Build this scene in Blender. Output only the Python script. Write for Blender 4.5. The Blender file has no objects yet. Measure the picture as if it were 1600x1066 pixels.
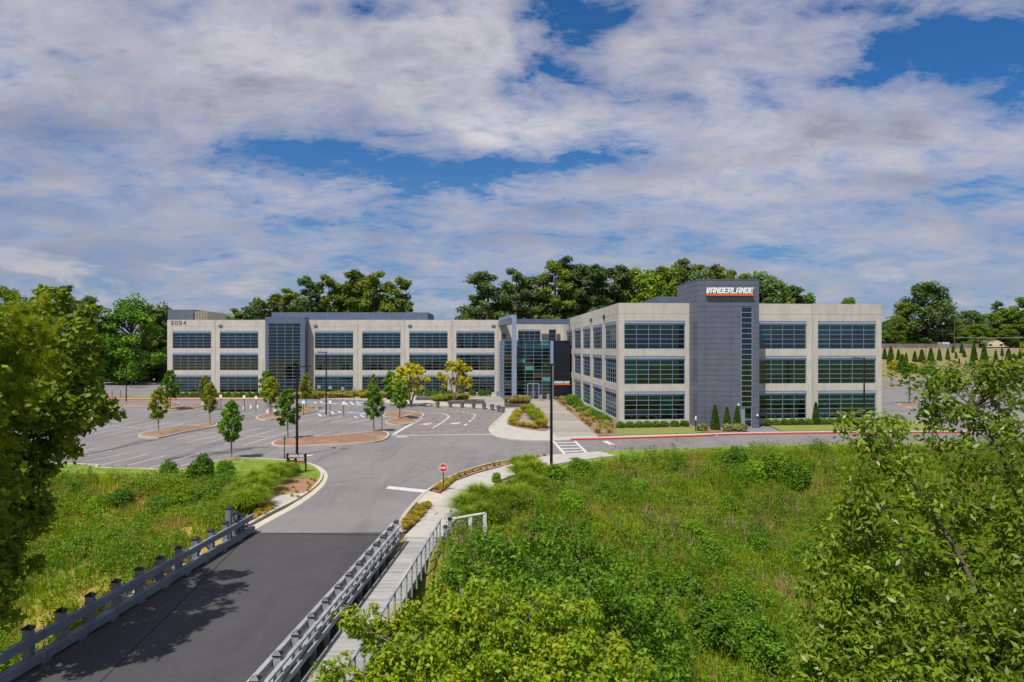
import bpy, math, random
import numpy as np
from mathutils import Vector, Matrix

R = random.Random(7)
rng = np.random.default_rng(11)
SC = bpy.context.scene
COL = SC.collection

# ------------------------------------------------------------------ camera
F, CH, HY = 1067.0, 9.5, 543.0          # focal length in photo pixels, camera height, horizon row
cam = bpy.data.cameras.new("camera")
cam.lens, cam.sensor_width = 24.0, 36.0
cam.shift_y = 10 / 1600
cam.clip_start, cam.clip_end = 0.1, 5000
co = bpy.data.objects.new("camera", cam); COL.objects.link(co)
co.location = (0, 0, CH); co.rotation_euler = (math.pi / 2, 0, 0)
SC.camera = co

# ------------------------------------------------------------------ light
SUN_EL = math.radians(60)
SDX, SDY = 0.50, 0.866                 # the way shadows run on the ground
sun = bpy.data.lights.new("sun", 'SUN'); sun.energy = 5.0; sun.angle = math.radians(0.53); sun.color = (1.0, 0.95, 0.87)
so = bpy.data.objects.new("sun", sun); COL.objects.link(so)
sd = Vector((SDX * math.cos(SUN_EL), SDY * math.cos(SUN_EL), -math.sin(SUN_EL)))
so.rotation_euler = Vector((0, 0, -1)).rotation_difference(sd).to_euler()
so.location = (-40, -60, 120)

world = bpy.data.worlds.new("World"); SC.world = world; world.use_nodes = True
nt = world.node_tree; nt.nodes.clear()
def nd(t, typ, **kw):
    n = t.nodes.new(typ)
    for k, v in kw.items(): setattr(n, k, v)
    return n
def mth(t, op, a, b=None, clamp=False):
    n = t.nodes.new('ShaderNodeMath'); n.operation = op; n.use_clamp = clamp
    for i, q in enumerate((a, b)):
        if q is None: continue
        if isinstance(q, (int, float)): n.inputs[i].default_value = q
        else: t.links.new(q, n.inputs[i])
    return n.outputs[0]
def vmth(t, op, a, b=None):
    n = t.nodes.new('ShaderNodeVectorMath'); n.operation = op
    for i, q in enumerate((a, b)):
        if q is None: continue
        if isinstance(q, (tuple, list)): n.inputs[i].default_value = q
        else: t.links.new(q, n.inputs[i])
    return n
def ramp(t, fac, stops):
    n = t.nodes.new('ShaderNodeValToRGB'); el = n.color_ramp.elements
    while len(el) < len(stops): el.new(0.5)
    for e, (p, c) in zip(el, stops):
        e.position = p
        e.color = (c[0], c[1], c[2], 1) if isinstance(c, (tuple, list)) else (c, c, c, 1)
    t.links.new(fac, n.inputs[0]); return n.outputs[0]
def mixc(t, fac, a, b, typ='MIX'):
    n = t.nodes.new('ShaderNodeMix'); n.data_type = 'RGBA'; n.blend_type = typ
    for i, q in ((0, fac), (6, a), (7, b)):
        if isinstance(q, (int, float)): n.inputs[i].default_value = q
        elif isinstance(q, (tuple, list)): n.inputs[i].default_value = (q[0], q[1], q[2], 1)
        else: t.links.new(q, n.inputs[i])
    return n.outputs[2]
def noise(t, vec, scale, detail=4, rough=0.5, dist=0.0):
    n = t.nodes.new('ShaderNodeTexNoise'); n.inputs['Scale'].default_value = scale
    n.inputs['Detail'].default_value = detail; n.inputs['Roughness'].default_value = rough
    n.inputs['Distortion'].default_value = dist
    if vec is not None: t.links.new(vec, n.inputs['Vector'])
    return n.outputs[0]

sky = nd(nt, 'ShaderNodeTexSky', sky_type='NISHITA'); sky.sun_disc = False
sky.sun_elevation = SUN_EL; sky.sun_rotation = math.atan2(-SDX, -SDY) % (2 * math.pi)
sky.air_density = 1.0; sky.dust_density = 0.4; sky.ozone_density = 2.5
tc = nd(nt, 'ShaderNodeTexCoord')
dirn = vmth(nt, 'NORMALIZE', tc.outputs['Generated']).outputs[0]
sep = nd(nt, 'ShaderNodeSeparateXYZ'); nt.links.new(dirn, sep.inputs[0])
dz = mth(nt, 'MAXIMUM', sep.outputs[2], 0.0)
den = mth(nt, 'ADD', dz, 0.26)
px_ = mth(nt, 'DIVIDE', sep.outputs[0], den); py_ = mth(nt, 'DIVIDE', sep.outputs[1], den)
cmb = nd(nt, 'ShaderNodeCombineXYZ'); nt.links.new(px_, cmb.inputs[0]); nt.links.new(py_, cmb.inputs[1])
P2 = cmb.outputs[0]
yp = mth(nt, 'MAXIMUM', sep.outputs[1], 0.05)
cmb2 = nd(nt, 'ShaderNodeCombineXYZ'); nt.links.new(mth(nt, 'DIVIDE', sep.outputs[0], yp), cmb2.inputs[0]); nt.links.new(mth(nt, 'DIVIDE', sep.outputs[2], yp), cmb2.inputs[1])
warp = nt.nodes.new('ShaderNodeTexNoise'); warp.inputs['Scale'].default_value = 5.0; warp.inputs['Detail'].default_value = 6; nt.links.new(cmb2.outputs[0], warp.inputs['Vector'])
wv_ = vmth(nt, 'MULTIPLY', vmth(nt, 'SUBTRACT', warp.outputs[1], (.5, .5, .5)).outputs[0], (.34, .10, 0)).outputs[0]
Q2 = vmth(nt, 'ADD', cmb2.outputs[0], wv_).outputs[0]          # heading / steepness of the view ray, slightly wavy
cov0 = None
def patches(lst, start):
    out = start
    for (x, y, sx, sy, amp) in lst:
        dv = vmth(nt, 'SUBTRACT', Q2, ((x-800)/F, (HY-y)/F, 0)).outputs[0]
        dv = vmth(nt, 'MULTIPLY', dv, (F/sx, F/sy, 0)).outputs[0]
        ln = vmth(nt, 'LENGTH', dv).outputs[1]
        g = mth(nt, 'SUBTRACT', 1.0, mth(nt, 'MULTIPLY', ln, 0.5), clamp=True)
        g = mth(nt, 'MULTIPLY', mth(nt, 'POWER', g, 1.2), amp*(.62 if amp < 0 and start is cov0 else 1.0))
        out = g if out is None else mth(nt, 'ADD', out, g)
    return out
st = vmth(nt, 'MULTIPLY', P2, (1.0, 1.25, 1.0)).outputs[0]
big = noise(nt, vmth(nt, 'ADD', st, (3.1, 7.7, 0)).outputs[0], 1.3, 5, 0.55, 0.3)
mid = noise(nt, vmth(nt, 'ADD', st, (9.1, 1.7, 2)).outputs[0], 4.0, 12, 0.62, 0.45)
fine = noise(nt, vmth(nt, 'MULTIPLY', P2, (1.3, 2.2, 1)).outputs[0], 9.0, 10, 0.68, 0.5)
cov = mth(nt, 'ADD', mth(nt, 'MULTIPLY', big, 0.24), mth(nt, 'MULTIPLY', mid, 0.86))
cov = mth(nt, 'ADD', cov, mth(nt, 'MULTIPLY', fine, 0.52))
cov = mth(nt, 'SUBTRACT', cov, 0.13)
cov0 = cov
cov = patches(((560,262,190,26,-.34), (430,240,80,14,-.3), (720,268,130,32,-.34), (330,268,110,16,-.22), (640,300,70,22,-.3), (600,212,70,9,-.25),
    (885,55,55,50,-.42), (940,22,90,26,-.42), (850,112,45,34,-.36), (1000,152,70,14,-.22), (1390,105,80,26,-.42), (1500,62,120,44,-.5), (1580,135,90,50,-.55), (1340,132,40,16,-.25),
    (615,10,32,12,-.4), (75,76,26,7,-.25), (1290,16,70,16,-.3), (600,352,110,20,-.2), (880,250,60,22,-.25), (1210,398,170,12,-.22), (520,10,30,10,-.25), (1560,320,60,10,-.2),
    (640,70,200,60,.18), (280,100,260,80,.18), (760,212,90,26,.2), (1280,230,240,60,.16), (150,330,260,50,.10), (1100,110,200,60,.06), (1130,330,260,40,.06)), cov)
alpha = ramp(nt, cov, ((0.48, 0.0), (0.62, 0.42), (0.84, 0.96)))
shade_n = noise(nt, vmth(nt, 'ADD', st, (1.3, 4.2, 5)).outputs[0], 2.6, 8, 0.6, 0.4)
thick = mth(nt, 'ADD', mth(nt, 'MULTIPLY', shade_n, 0.62), mth(nt, 'MULTIPLY', mth(nt, 'ADD', fine, mid), 0.32))
thick = patches(((60,205,140,50,.16), (420,135,110,40,.10), (30,360,200,60,.16), (1380,200,60,22,.14), (890,335,50,10,.16), (1400,292,60,10,.12), (250,200,120,30,.06), (560,40,200,40,-.06), (1180,190,200,50,-.06), (760,200,90,30,-.08), (60,90,160,40,.05)), thick)
ccol = ramp(nt, thick, ((0.50, (0.63, 0.61, 0.645)), (0.63, (0.50, 0.49, 0.55)), (0.80, (0.29, 0.305, 0.39))))
ccol = mixc(nt, ramp(nt, dz, ((0.0, 0.80), (0.12, 0.45), (0.28, 0.0))), ccol, (0.32, 0.35, 0.44))
skycol = mixc(nt, 1.0, sky.outputs[0], (0.021, 0.056, 0.090), 'MULTIPLY')
lowblue = mixc(nt, ramp(nt, dz, ((0.0, 0.8), (0.10, 0.55), (0.3, 0.0))), skycol, (0.17, 0.25, 0.40))
# the far cumulus heads low over the horizon
cum = noise(nt, vmth(nt, 'MULTIPLY', dirn, (9, 9, 26)).outputs[0], 1.0, 5, 0.55, 0.2)
lowmask = ramp(nt, dz, ((0.02, 0.0), (0.06, 1.0), (0.10, 1.0), (0.15, 0.0)))
cumf = mth(nt, 'MULTIPLY', ramp(nt, cum, ((0.56, 0.0), (0.66, 1.0))), lowmask)
final = mixc(nt, alpha, lowblue, ccol)
final = mixc(nt, mth(nt, 'MULTIPLY', cumf, 0.6), final, (0.56, 0.54, 0.56))
bg = nd(nt, 'ShaderNodeBackground'); nt.links.new(final, bg.inputs[0]); bg.inputs[1].default_value = 1.0
wo = nd(nt, 'ShaderNodeOutputWorld'); nt.links.new(bg.outputs[0], wo.inputs[0])

SC.view_settings.view_transform = 'Standard'; SC.view_settings.look = 'None'
SC.view_settings.exposure = 0.12; SC.view_settings.gamma = 1.0; SC.view_settings.use_curve_mapping = False
SC.render.engine = 'CYCLES'
cy = SC.cycles
cy.max_bounces = 6; cy.transparent_max_bounces = 12; cy.diffuse_bounces = 3; cy.glossy_bounces = 3; cy.transmission_bounces = 4
cy.use_denoising = True
try: cy.denoiser = 'OPENIMAGEDENOISE'
except Exception: pass
cy.sample_clamp_indirect = 4

# ------------------------------------------------------------------ geometry helpers
def G(px, py, z=0.0):
    """ground point (world) under a photo pixel"""
    Y = F * (CH - z) / (py - HY)
    return ((px - 800) / F * Y, Y)
def PX(px, Y): return (px - 800) / F * Y
def PZ(py, Y): return CH - (py - HY) / F * Y

def tag(o, label=None, cat=None, group=None, kind=None):
    if label: o['label'] = label
    if cat: o['category'] = cat
    if group: o['group'] = group
    if kind: o['kind'] = kind
    return o

def link(name, data, mat=None, parent=None, loc=None, rotz=0.0, scale=None):
    o = bpy.data.objects.new(name, data); COL.objects.link(o)
    if mat is not None and data is not None and len(data.materials) == 0: data.materials.append(mat)
    if parent is not None: o.parent = parent
    if loc is not None: o.location = loc
    if rotz: o.rotation_euler = (0, 0, rotz)
    if scale is not None: o.scale = scale
    return o

def empty(name, loc, rotz=0.0):
    o = bpy.data.objects.new(name, None); COL.objects.link(o)
    o.empty_display_size = 0.3; o.location = loc; o.rotation_euler = (0, 0, rotz)
    return o

def copy_tree(o, parent=None):
    c = o.copy(); COL.objects.link(c); c.parent = parent
    for ch in [x for x in KIDS.get(o.name, [])]:
        d = copy_tree(ch, c)
        KIDS.setdefault(c.name, []).append(d)
    return c
KIDS = {}
def kid(parent, o):
    KIDS.setdefault(parent.name, []).append(o); o.parent = parent; return o

def np_mesh(name, V, Fc, rnd=None, smooth=False):
    V = np.asarray(V, dtype=np.float32); Fc = np.asarray(Fc, dtype=np.int32)
    m = bpy.data.meshes.new(name)
    n, k = Fc.shape
    m.vertices.add(len(V)); m.vertices.foreach_set('co', V.ravel())
    m.loops.add(n * k); m.loops.foreach_set('vertex_index', Fc.ravel())
    m.polygons.add(n); m.polygons.foreach_set('loop_start', np.arange(0, n * k, k, dtype=np.int32))
    if rnd is not None:
        a = m.attributes.new('rnd', 'FLOAT', 'POINT'); a.data.foreach_set('value', np.asarray(rnd, dtype=np.float32))
    if smooth: m.polygons.foreach_set('use_smooth', np.ones(n, dtype=bool))
    m.update(calc_edges=True)
    return m

class MB:
    def __init__(s): s.v = []; s.f = []; s.T = None
    def pt(s, p):
        s.v.append(tuple(s.T @ Vector(p)) if s.T else tuple(p)); return len(s.v) - 1
    def face(s, pts): s.f.append([s.pt(p) for p in pts])
    def box(s, x0, y0, z0, x1, y1, z1):
        i = [s.pt(p) for p in ((x0,y0,z0),(x1,y0,z0),(x1,y1,z0),(x0,y1,z0),(x0,y0,z1),(x1,y0,z1),(x1,y1,z1),(x0,y1,z1))]
        for q in ((0,3,2,1),(4,5,6,7),(0,1,5,4),(1,2,6,5),(2,3,7,6),(3,0,4,7)): s.f.append([i[k] for k in q])
        return s
    def prism(s, pts, z0, z1, axis='z'):
        """extrude polygon; axis z: pts are (x,y); axis y: pts are (x,z) and z0,z1 are y values"""
        n = len(pts)
        a = sum(pts[i][0]*pts[(i+1)%n][1]-pts[(i+1)%n][0]*pts[i][1] for i in range(n))
        if a < 0: pts = pts[::-1]
        mk = (lambda p, t: (p[0], p[1], t)) if axis == 'z' else (lambda p, t: (p[0], t, p[1]))
        lo = [s.pt(mk(p, z0)) for p in pts]; hi = [s.pt(mk(p, z1)) for p in pts]
        s.f.append(hi if axis == 'z' else hi[::-1]); s.f.append(lo[::-1] if axis == 'z' else lo)
        for i in range(n):
            j = (i+1) % n
            q = [lo[i], lo[j], hi[j], hi[i]]
            s.f.append(q if axis == 'z' else q[::-1])
        return s
    def bar(s, a, b, w, h, up=(0,0,1)):
        a = Vector(a); b = Vector(b); d = (b-a).normalized(); u = Vector(up)
        if abs(d.dot(u)) > .99: u = Vector((1,0,0))
        sd_ = d.cross(u).normalized(); u = sd_.cross(d).normalized()
        c = []
        for p in (a, b):
            for (i, j) in ((-1,-1),(1,-1),(1,1),(-1,1)): c.append(s.pt(p + sd_*w*.5*i + u*h*.5*j))
        for q in ((0,1,2,3),(7,6,5,4),(0,4,5,1),(1,5,6,2),(2,6,7,3),(3,7,4,0)): s.f.append([c[k] for k in q][::-1])
        return s
    def tube(s, pts, radii, n=6, cap=True):
        rings = []
        for k, p in enumerate(pts):
            p = Vector(p)
            d = (Vector(pts[min(k+1, len(pts)-1)]) - Vector(pts[max(k-1, 0)])).normalized()
            u = Vector((0,0,1)) if abs(d.z) < .9 else Vector((1,0,0))
            a = d.cross(u).normalized(); b = a.cross(d).normalized()
            rings.append([s.pt(p + (a*math.cos(t) + b*math.sin(t))*radii[k]) for t in [2*math.pi*i/n for i in range(n)]])
        for r0, r1 in zip(rings, rings[1:]):
            for i in range(n): s.f.append([r0[i], r1[i], r1[(i+1)%n], r0[(i+1)%n]])
        if cap: s.f.append(rings[-1][::-1]); s.f.append(rings[0])
        return s
    def lathe(s, prof, n=16, c=(0,0)):
        rings = [[s.pt((c[0]+r*math.cos(2*math.pi*i/n), c[1]+r*math.sin(2*math.pi*i/n), z)) for i in range(n)] for r, z in prof]
        for r0, r1 in zip(rings, rings[1:]):
            for i in range(n): s.f.append([r0[i], r0[(i+1)%n], r1[(i+1)%n], r1[i]])
        s.f.append(rings[-1]); s.f.append(rings[0][::-1]); return s
    def mesh(s, name):
        m = bpy.data.meshes.new(name); m.from_pydata(s.v, [], s.f); m.update(); return m
    def build(s, name, mat, parent=None, loc=None, rotz=0.0, smooth=False):
        m = s.mesh(name)
        if smooth: m.polygons.foreach_set('use_smooth', [True]*len(m.polygons))
        return link(name, m, mat, parent, loc, rotz)

def catmull(pts, closed=False, k=4):
    n = len(pts); out = []
    rngi = range(n if closed else n-1)
    for i in rngi:
        g = (lambda j: pts[j % n]) if closed else (lambda j: pts[min(max(j, 0), n-1)])
        p0, p1, p2, p3 = g(i-1), g(i), g(i+1), g(i+2)
        for s_ in range(k):
            t = s_/k
            out.append(tuple(.5*((2*p1[c]) + (-p0[c]+p2[c])*t + (2*p0[c]-5*p1[c]+4*p2[c]-p3[c])*t*t + (-p0[c]+3*p1[c]-3*p2[c]+p3[c])*t**3) for c in (0,1)))
    if not closed: out.append(pts[-1])
    return out
def orient(pts):
    a = sum(pts[i][0]*pts[(i+1)%len(pts)][1]-pts[(i+1)%len(pts)][0]*pts[i][1] for i in range(len(pts)))
    return list(pts) if a > 0 else list(pts)[::-1]
def offset(pts, d, closed=True):
    """shift polyline to its left by d (inwards for a ccw polygon)"""
    n = len(pts); out = []
    for i in range(n):
        if closed: a, b = pts[i-1], pts[(i+1) % n]
        else: a, b = pts[max(i-1,0)], pts[min(i+1,n-1)]
        dx, dy = b[0]-a[0], b[1]-a[1]; L = math.hypot(dx, dy) or 1
        out.append((pts[i][0]-dy/L*d, pts[i][1]+dx/L*d))
    return out
def ribbon(mb, pts, w, z0, z1, closed=False):
    """raised strip lying to the left of the polyline"""
    q = offset(pts, w, closed); n = len(pts)
    for i in range(n if closed else n-1):
        j = (i+1) % n
        a, b, c, d = pts[i], pts[j], q[j], q[i]
        mb.face([(a[0],a[1],z1),(b[0],b[1],z1),(c[0],c[1],z1),(d[0],d[1],z1)])
        mb.face([(a[0],a[1],z0),(b[0],b[1],z0),(b[0],b[1],z1),(a[0],a[1],z1)])
        mb.face([(c[0],c[1],z0),(d[0],d[1],z0),(d[0],d[1],z1),(c[0],c[1],z1)])
def gp(lst, z=0.0): return [G(a, b, z) for a, b in lst]
def zo(ox, oy, s):                 # reading positions off an enlarged crop of the photo
    return lambda lst: [(ox + a/s, oy + b/s) for a, b in lst]
zA, zB, zC, zD, zE = zo(100,610,8), zo(280,610,8), zo(460,600,7.273), zo(640,580,6.154), zo(1360,520,5.33)
z8, z6, z7, zF, zG = zo(860,560,5.92), zo(100,620,3.81), zo(480,620,3.333), zo(420,680,8.883), zo(600,700,5.33)

# ------------------------------------------------------------------ materials
def new_mat(name):
    m = bpy.data.materials.new(name); m.use_nodes = True; t = m.node_tree
    b = t.nodes['Principled BSDF']; return m, t, b
def pos(t):
    return t.nodes.new('ShaderNodeNewGeometry').outputs['Position']
def bump(t, b, h, strength=0.3, dist=0.02):
    n = t.nodes.new('ShaderNodeBump'); n.inputs['Strength'].default_value = strength; n.inputs['Distance'].default_value = dist
    t.links.new(h, n.inputs['Height']); t.links.new(n.outputs[0], b.inputs['Normal'])
def M_(name, c0, c1=None, scale=1.0, rough=0.8, metal=0.0, bscale=None, bst=0.3, spec=0.5, c2=None, big=None):
    m, t, b = new_mat(name); P = pos(t)
    c1 = c1 or tuple(x*0.85 for x in c0)
    n = noise(t, P, scale, 6, 0.6)
    col = ramp(t, n, ((0.35, c0), (0.65, c1)))
    if c2: col = mixc(t, ramp(t, noise(t, P, big or scale*.13, 4, .6), ((.5, 0.0), (.64, 0.8))), col, c2)
    t.links.new(col, b.inputs['Base Color'])
    b.inputs['Roughness'].default_value = rough; b.inputs['Metallic'].default_value = metal
    b.inputs['Specular IOR Level'].default_value = spec
    if bscale: bump(t, b, noise(t, P, bscale, 5, .6), bst)
    return m

def asphalt(name, c0, c1, streak=0.15, crack=1.0):
    m, t, b = new_mat(name); P = pos(t)
    col = ramp(t, noise(t, P, 0.10, 5, .6), ((.32, c0), (.68, c1)))
    s = noise(t, vmth(t, 'MULTIPLY', P, (.55, .07, 1)).outputs[0], 1.0, 5, .65, .8)
    col = mixc(t, ramp(t, s, ((.5, 0.0), (.72, streak*2.4))), col, tuple(x*.62 for x in c0))
    col = mixc(t, .8, col, ramp(t, noise(t, P, .9, 8, .75), ((.3, .86), (.7, 1.12))), 'MULTIPLY')
    gr = noise(t, P, 45, 3, .7)
    col = mixc(t, 0.55, col, ramp(t, gr, ((.3, .72), (.75, 1.3))), 'MULTIPLY')
    # hairline cracks sealed dark
    v = t.nodes.new('ShaderNodeTexVoronoi'); v.feature = 'DISTANCE_TO_EDGE'; v.inputs['Scale'].default_value = 0.075
    wv = vmth(t, 'ADD', P, vmth(t, 'MULTIPLY', cx(t, P, .35), (5, 5, 0)).outputs[0]).outputs[0]
    t.links.new(wv, v.inputs['Vector'])
    cr = ramp(t, v.outputs['Distance'], ((0.0, 0.5), (0.0042, 0.0)))
    brk = ramp(t, noise(t, P, .22, 3, .5), ((.5, 0.0), (.58, 1.0)))
    col = mixc(t, mth(t, 'MULTIPLY', mth(t, 'MULTIPLY', cr, brk), crack), col, (.02, .02, .022))
    t.links.new(col, b.inputs['Base Color']); b.inputs['Roughness'].default_value = .88
    b.inputs['Specular IOR Level'].default_value = .35
    bump(t, b, gr, .35, .01); return m
def cx(t, P, sc):
    n = t.nodes.new('ShaderNodeTexNoise'); n.inputs['Scale'].default_value = sc; n.inputs['Detail'].default_value = 4
    t.links.new(P, n.inputs['Vector']); return n.outputs[1]

m_asphalt = asphalt('asphalt', (.165, .152, .153), (.215, .197, .195), .22)
m_deck = asphalt('new_asphalt', (.050, .048, .051), (.068, .065, .068), .16, 0.0)
def concrete(name, c0, c1, stain=.5, joint=None):
    m, t, b = new_mat(name); P = pos(t)
    col = ramp(t, noise(t, P, .7, 8, .7), ((.34, c0), (.66, c1)))
    s = noise(t, vmth(t, 'MULTIPLY', P, (2.2, 2.2, .22)).outputs[0], 1.0, 6, .65, .4)
    col = mixc(t, ramp(t, s, ((.50, 0.0), (.75, stain))), col, tuple(x*.62 for x in c1))
    oi = t.nodes.new('ShaderNodeObjectInfo')
    col = mixc(t, 1.0, col, ramp(t, oi.outputs['Random'], ((0, .90), (1, 1.08))), 'MULTIPLY')
    g = noise(t, P, 25, 3, .6)
    col = mixc(t, .35, col, ramp(t, g, ((.3, .85), (.7, 1.15))), 'MULTIPLY')
    t.links.new(col, b.inputs['Base Color']); b.inputs['Roughness'].default_value = .85
    bump(t, b, g, .25, .01); return m
m_conc = concrete('facade_concrete', (.51, .475, .425), (.43, .40, .36), .60)
m_walk = concrete('pavement_concrete', (.40, .375, .33), (.34, .315, .28), .30)
m_curb = concrete('kerb_concrete', (.48, .43, .34), (.40, .355, .28), .4)
m_red = M_('red_kerb_paint', (.50, .04, .03), (.40, .05, .04), 3, .6)
m_white = M_('road_paint', (.62, .61, .59), (.38, .37, .36), 4, .7)
m_blue = M_('blue_paint', (.15, .25, .42), (.22, .29, .40), 5, .7)
m_yellow = M_('yellow_paint', (.6, .4, .05), None, 5, .7)
m_mulch = M_('pine_straw_mulch', (.27, .155, .09), (.17, .095, .058), 2.6, .95, bscale=14, bst=1.0, c2=(.33, .21, .13))
m_soil = M_('red_clay_soil', (.32, .165, .10), (.24, .13, .085), 2, .95, bscale=10, bst=.7)
m_gravel = M_('pink_gravel', (.36, .25, .22), (.22, .15, .13), 7, .95, bscale=20, bst=.8)
m_lawn = M_('mown_lawn', (.14, .22, .012), (.19, .27, .015), .5, .9, bscale=30, bst=.9, c2=(.17, .20, .04), big=.25)
m_lawn2 = M_('dry_lawn', (.16, .19, .03), (.21, .21, .05), .6, .9, bscale=30, bst=.9)
m_alu = M_('window_aluminium', (.30, .36, .47), (.26, .32, .43), 2, .35, .35)
m_head = M_('window_header', (.33, .39, .52), (.28, .34, .46), 2, .4, .25)
m_slate = M_('slate_cladding', (.155, .172, .220), (.130, .146, .190), .8, .42, .35)
m_slate2 = M_('blue_grey_steel', (.125, .165, .25), (.105, .14, .215), .9, .4, .35)
m_core = M_('cladding_backing', (.03, .032, .04), None, 1, .7)
m_dark = M_('black_cladding', (.006, .008, .016), (.010, .012, .022), .6, .2, 0)
m_black = M_('black_metal', (.012, .012, .013), None, 2, .4, .3)
m_roof = M_('roof_membrane', (.45, .44, .42), (.36, .35, .34), .6, .8)
m_tan = M_('tan_panel', (.42, .36, .26), None, 1, .7)
m_letter = M_('white_letter', (.82, .82, .84), (.78, .78, .8), 1, .4)
m_orange = M_('orange_strip', (.80, .14, .03), (.72, .12, .03), 1, .45)
m_stop = M_('stop_sign_red', (.55, .015, .02), None, 3, .4)
m_wood = M_('shade_toned_grey_timber', (.15, .18, .22), (.115, .14, .175), 3, .6, bscale=12, bst=.2, c2=(.20, .22, .25))  # grey timber, base colour darkened for the left rail's shaded face
m_woodl = M_('weathered_grey_timber', (.30, .31, .325), (.22, .23, .25), 3, .7, bscale=12, bst=.2, c2=(.38, .385, .39))
m_siding = M_('white_block', (.60, .61, .62), (.52, .53, .55), 2, .7)
m_steel = M_('galvanised_steel', (.45, .46, .48), None, 3, .45, .6)
m_pot = M_('grey_planter', (.17, .16, .165), (.12, .115, .12), 3, .8, bscale=9)
m_seat = M_('dark_stone', (.10, .095, .10), (.07, .068, .07), 3, .8, bscale=9)
m_fence = M_('weathered_fence', (.20, .18, .16), (.14, .125, .115), 1, .9)
m_shingle = M_('tan_shingle_roof', (.36, .29, .22), (.28, .225, .17), 2, .9)
m_brickred = M_('chimney_brick', (.35, .12, .07), None, 3, .9)
m_hwall = M_('white_house_wall', (.6, .6, .58), None, 2, .8)
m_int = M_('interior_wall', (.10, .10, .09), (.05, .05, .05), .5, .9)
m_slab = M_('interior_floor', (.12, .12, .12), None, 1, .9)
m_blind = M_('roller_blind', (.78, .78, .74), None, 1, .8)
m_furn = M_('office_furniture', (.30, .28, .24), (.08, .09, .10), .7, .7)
m_teal = M_('teal_spandrel', (.04, .30, .31), None, 1, .25)
m_redp = M_('rust_spandrel', (.065, .02, .018), None, 1, .3)
m_rock = M_('riprap_rock', (.42, .39, .37), (.26, .24, .23), 2, .9, bscale=6, bst=.6)
m_bark = M_('bark', (.11, .085, .065), (.06, .048, .038), 4, .95, bscale=18, bst=.7)
m_barkp = M_('grey_bark', (.26, .22, .18), (.14, .115, .09), 4, .95, bscale=18, bst=.7)
def planks():
    m, t, b = new_mat('boardwalk_plank'); P = pos(t)
    oi = t.nodes.new('ShaderNodeObjectInfo')
    col = ramp(t, noise(t, vmth(t, 'MULTIPLY', P, (.6, 14, 1)).outputs[0], 2.0, 5, .7), ((.3, (.27, .265, .25)), (.7, (.37, .36, .335))))
    col = mixc(t, 1.0, col, ramp(t, oi.outputs['Random'], ((0.0, .78), (1.0, 1.12))), 'MULTIPLY')
    t.links.new(col, b.inputs['Base Color']); b.inputs['Roughness'].default_value = .85; return m
m_plank = planks()
def cobble():
    m, t, b = new_mat('plaza_paver'); P = pos(t)
    br = t.nodes.new('ShaderNodeTexBrick'); t.links.new(vmth(t, 'MULTIPLY', P, (1, 1, 0)).outputs[0], br.inputs['Vector'])
    br.inputs['Scale'].default_value = 1.0; br.inputs['Brick Width'].default_value = .85; br.inputs['Row Height'].default_value = .42
    br.inputs['Mortar Size'].default_value = .03
    br.inputs['Color1'].default_value = (.25, .215, .195, 1); br.inputs['Color2'].default_value = (.16, .14, .135, 1); br.inputs['Mortar'].default_value = (.11, .10, .095, 1)
    col = mixc(t, .8, br.outputs[0], ramp(t, noise(t, P, 1.6, 6, .75), ((.32, .62), (.7, 1.35))), 'MULTIPLY')
    t.links.new(col, b.inputs['Base Color']); b.inputs['Roughness'].default_value = .85; return m
m_pave = cobble()
def scored():
    m, t, b = new_mat('scored_concrete'); P = pos(t)
    s = t.nodes.new('ShaderNodeSeparateXYZ'); t.links.new(P, s.inputs[0])
    fr = mth(t, 'FRACT', mth(t, 'DIVIDE', s.outputs[1], 2.3))
    row = mth(t, 'FLOOR', mth(t, 'DIVIDE', s.outputs[1], 2.3))
    w = t.nodes.new('ShaderNodeTexWhiteNoise'); w.noise_dimensions = '1D'; t.links.new(row, w.inputs['W'])
    col = ramp(t, w.outputs[0], ((0, (.24, .215, .185)), (1, (.35, .315, .27))))
    col = mixc(t, ramp(t, fr, ((0.0, .55), (.05, 0.0))), col, (.13, .12, .11))
    col = mixc(t, .5, col, ramp(t, noise(t, P, 1.2, 6, .7), ((.3, .8), (.7, 1.15))), 'MULTIPLY')
    t.links.new(col, b.inputs['Base Color']); b.inputs['Roughness'].default_value = .85; return m
m_scored = scored()
def glass(name, tint, mixf, gl=(.75, .9, .95)):
    m, t, b = new_mat(name); t.nodes.remove(b)
    out = t.nodes['Material Output']
    tr = t.nodes.new('ShaderNodeBsdfTransparent'); gs = t.nodes.new('ShaderNodeBsdfGlossy')
    oi = t.nodes.new('ShaderNodeObjectInfo'); P = pos(t)
    tr.inputs[0].default_value = (*tint, 1)
    gs.inputs['Color'].default_value = (*gl, 1); gs.inputs['Roughness'].default_value = .03
    # each pane is slightly bowed
    bp = t.nodes.new('ShaderNodeBump'); bp.inputs['Strength'].default_value = .10; bp.inputs['Distance'].default_value = .05
    t.links.new(noise(t, P, 1.3, 2, .4), bp.inputs['Height']); t.links.new(bp.outputs[0], gs.inputs['Normal'])
    lw = t.nodes.new('ShaderNodeLayerWeight'); lw.inputs[0].default_value = .45
    fac = mth(t, 'ADD', mth(t, 'MULTIPLY', lw.outputs['Facing'], .22), mixf, clamp=True)
    mx = t.nodes.new('ShaderNodeMixShader'); t.links.new(fac, mx.inputs[0]); t.links.new(tr.outputs[0], mx.inputs[1]); t.links.new(gs.outputs[0], mx.inputs[2])
    t.links.new(mx.outputs[0], out.inputs[0]); return m
m_glass = glass('tinted_glass', (.11, .50, .52), .07)
m_glassc = glass('clear_balustrade_glass', (.45, .62, .60), .12)

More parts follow.
